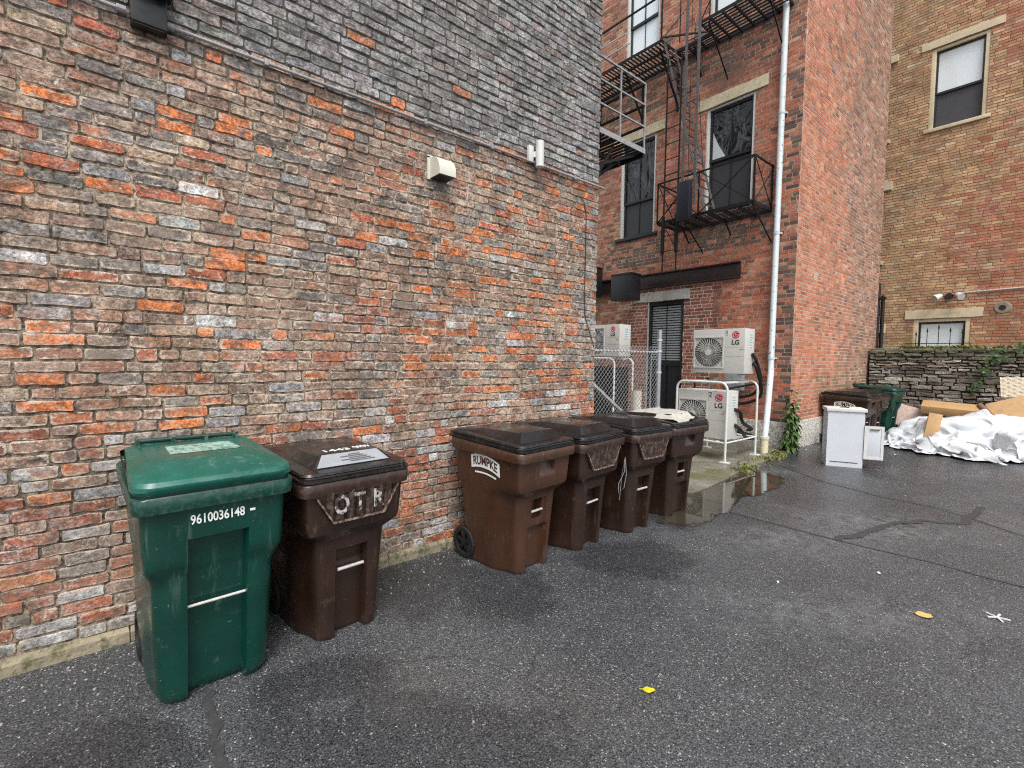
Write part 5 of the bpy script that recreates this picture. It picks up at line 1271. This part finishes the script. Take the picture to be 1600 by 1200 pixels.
for (px, py, s, lab) in ((1258, 703, .05, 'white pebble sized scrap by the foot of the salmon wall'), (1399, 711, .06, 'white scrap on the asphalt in front of the plastic flap'), (1373, 897, .035, 'tiny white scrap in the middle of the open asphalt'), (1215, 911, .03, 'small white chip on the asphalt left of the middle')):
    ground_leaf('paper_scrap', lab, px, py, s, s * .6, (.6, .6, .58), px * .1)
m = MB(); r = random.Random(31)
for k in range(620):
    if k < 380: x, y = XW + .05 + abs(r.gauss(0, .22)), r.uniform(-1.6, 2.6)
    elif k < 470: x, y = XW + .06 + abs(r.gauss(0, .25)), r.uniform(9.6, 14)
    else: x, y = r.uniform(-2.6, 1.5), r.uniform(.5, 10)
    q = r.uniform(.003, .009) * (1.4 if y > 6 else 1); a_ = r.random() * 6.28
    pts = [(x + q * r.uniform(.6, 1.2) * math.cos(a_ + i * 1.26), y + q * r.uniform(.6, 1.2) * math.sin(a_ + i * 1.26), .001) for i in range(5)]
    m.loft([pts, [(x + (p[0] - x) * .55, y + (p[1] - y) * .55, q * .8) for p in pts]], capa=False)
tag(m.build('loose_grit', simple('grit_stone', (.34, .33, .31), .8, 0, .4, 90, col2=(.12, .115, .11), thr=(.45, .6))), 'pale loose grit scattered along the wall foot and over the asphalt', 'grit', kind='stuff')
r = random.Random(8)
t = thing('hose_coil', 'small coil of black hose on the ground at the corner of the salmon wall', 'hose', (-3.1, 10.72, 0))
MB().tube([(.13 * math.cos(k * .45) * (1 + .1 * math.sin(k)), .16 * math.sin(k * .45), .02 + .22 * abs(math.sin(k * .11)) + .01 * (k % 3)) for k in range(44)], .014, 6).build('coil', M_blk, t, True)

# ------------------------------------------------------------------ camera, light
cam = bpy.data.cameras.new('Camera'); co_ = bpy.data.objects.new('Camera', cam); COL.objects.link(co_)
cam.sensor_width = 36; cam.sensor_fit = 'HORIZONTAL'; cam.lens = _f / 1600 * 36; cam.clip_end = 500; cam.clip_start = .05
Mc = Matrix((( _r2.x, _u2.x, -_fw.x, 0), (_r2.y, _u2.y, -_fw.y, 0), (_r2.z, _u2.z, -_fw.z, CAMH), (0, 0, 0, 1)))
co_.matrix_world = Mc; scene.camera = co_
EL, AZ = R(58), R(120)
w = bpy.data.worlds.new('World'); scene.world = w; w.use_nodes = True; nt = w.node_tree; nt.nodes.clear()
sk = nt.nodes.new('ShaderNodeTexSky'); sk.sky_type = 'NISHITA'; sk.sun_disc = False; sk.sun_elevation = EL; sk.sun_rotation = AZ; sk.air_density = 1.; sk.dust_density = 3.
hs = nt.nodes.new('ShaderNodeHueSaturation'); hs.inputs['Saturation'].default_value = .22
bg_ = nt.nodes.new('ShaderNodeBackground'); bg_.inputs[1].default_value = .15; ou = nt.nodes.new('ShaderNodeOutputWorld')
nt.links.new(sk.outputs[0], hs.inputs['Color']); nt.links.new(hs.outputs[0], bg_.inputs[0]); nt.links.new(bg_.outputs[0], ou.inputs[0])
s = bpy.data.lights.new('Sun', 'SUN'); s.energy = 1.4; s.angle = R(25); s.color = (1, .97, .93); so = bpy.data.objects.new('Sun', s); COL.objects.link(so)
dirv = Vector((math.sin(AZ) * math.cos(EL), math.cos(AZ) * math.cos(EL), math.sin(EL))); so.rotation_euler = dirv.to_track_quat('Z', 'Y').to_euler(); so.location = (4, -2, 12)
scene.cycles.use_denoising = False; scene.cycles.pixel_filter_type = 'BLACKMAN_HARRIS'; scene.cycles.filter_width = 1.15; scene.cycles.sample_clamp_indirect = 4; scene.cycles.max_bounces = 5; scene.cycles.diffuse_bounces = 3; scene.cycles.glossy_bounces = 3
scene.view_settings.view_transform = 'Standard'; scene.view_settings.look = 'None'; scene.view_settings.gamma = 1; scene.view_settings.exposure = .85
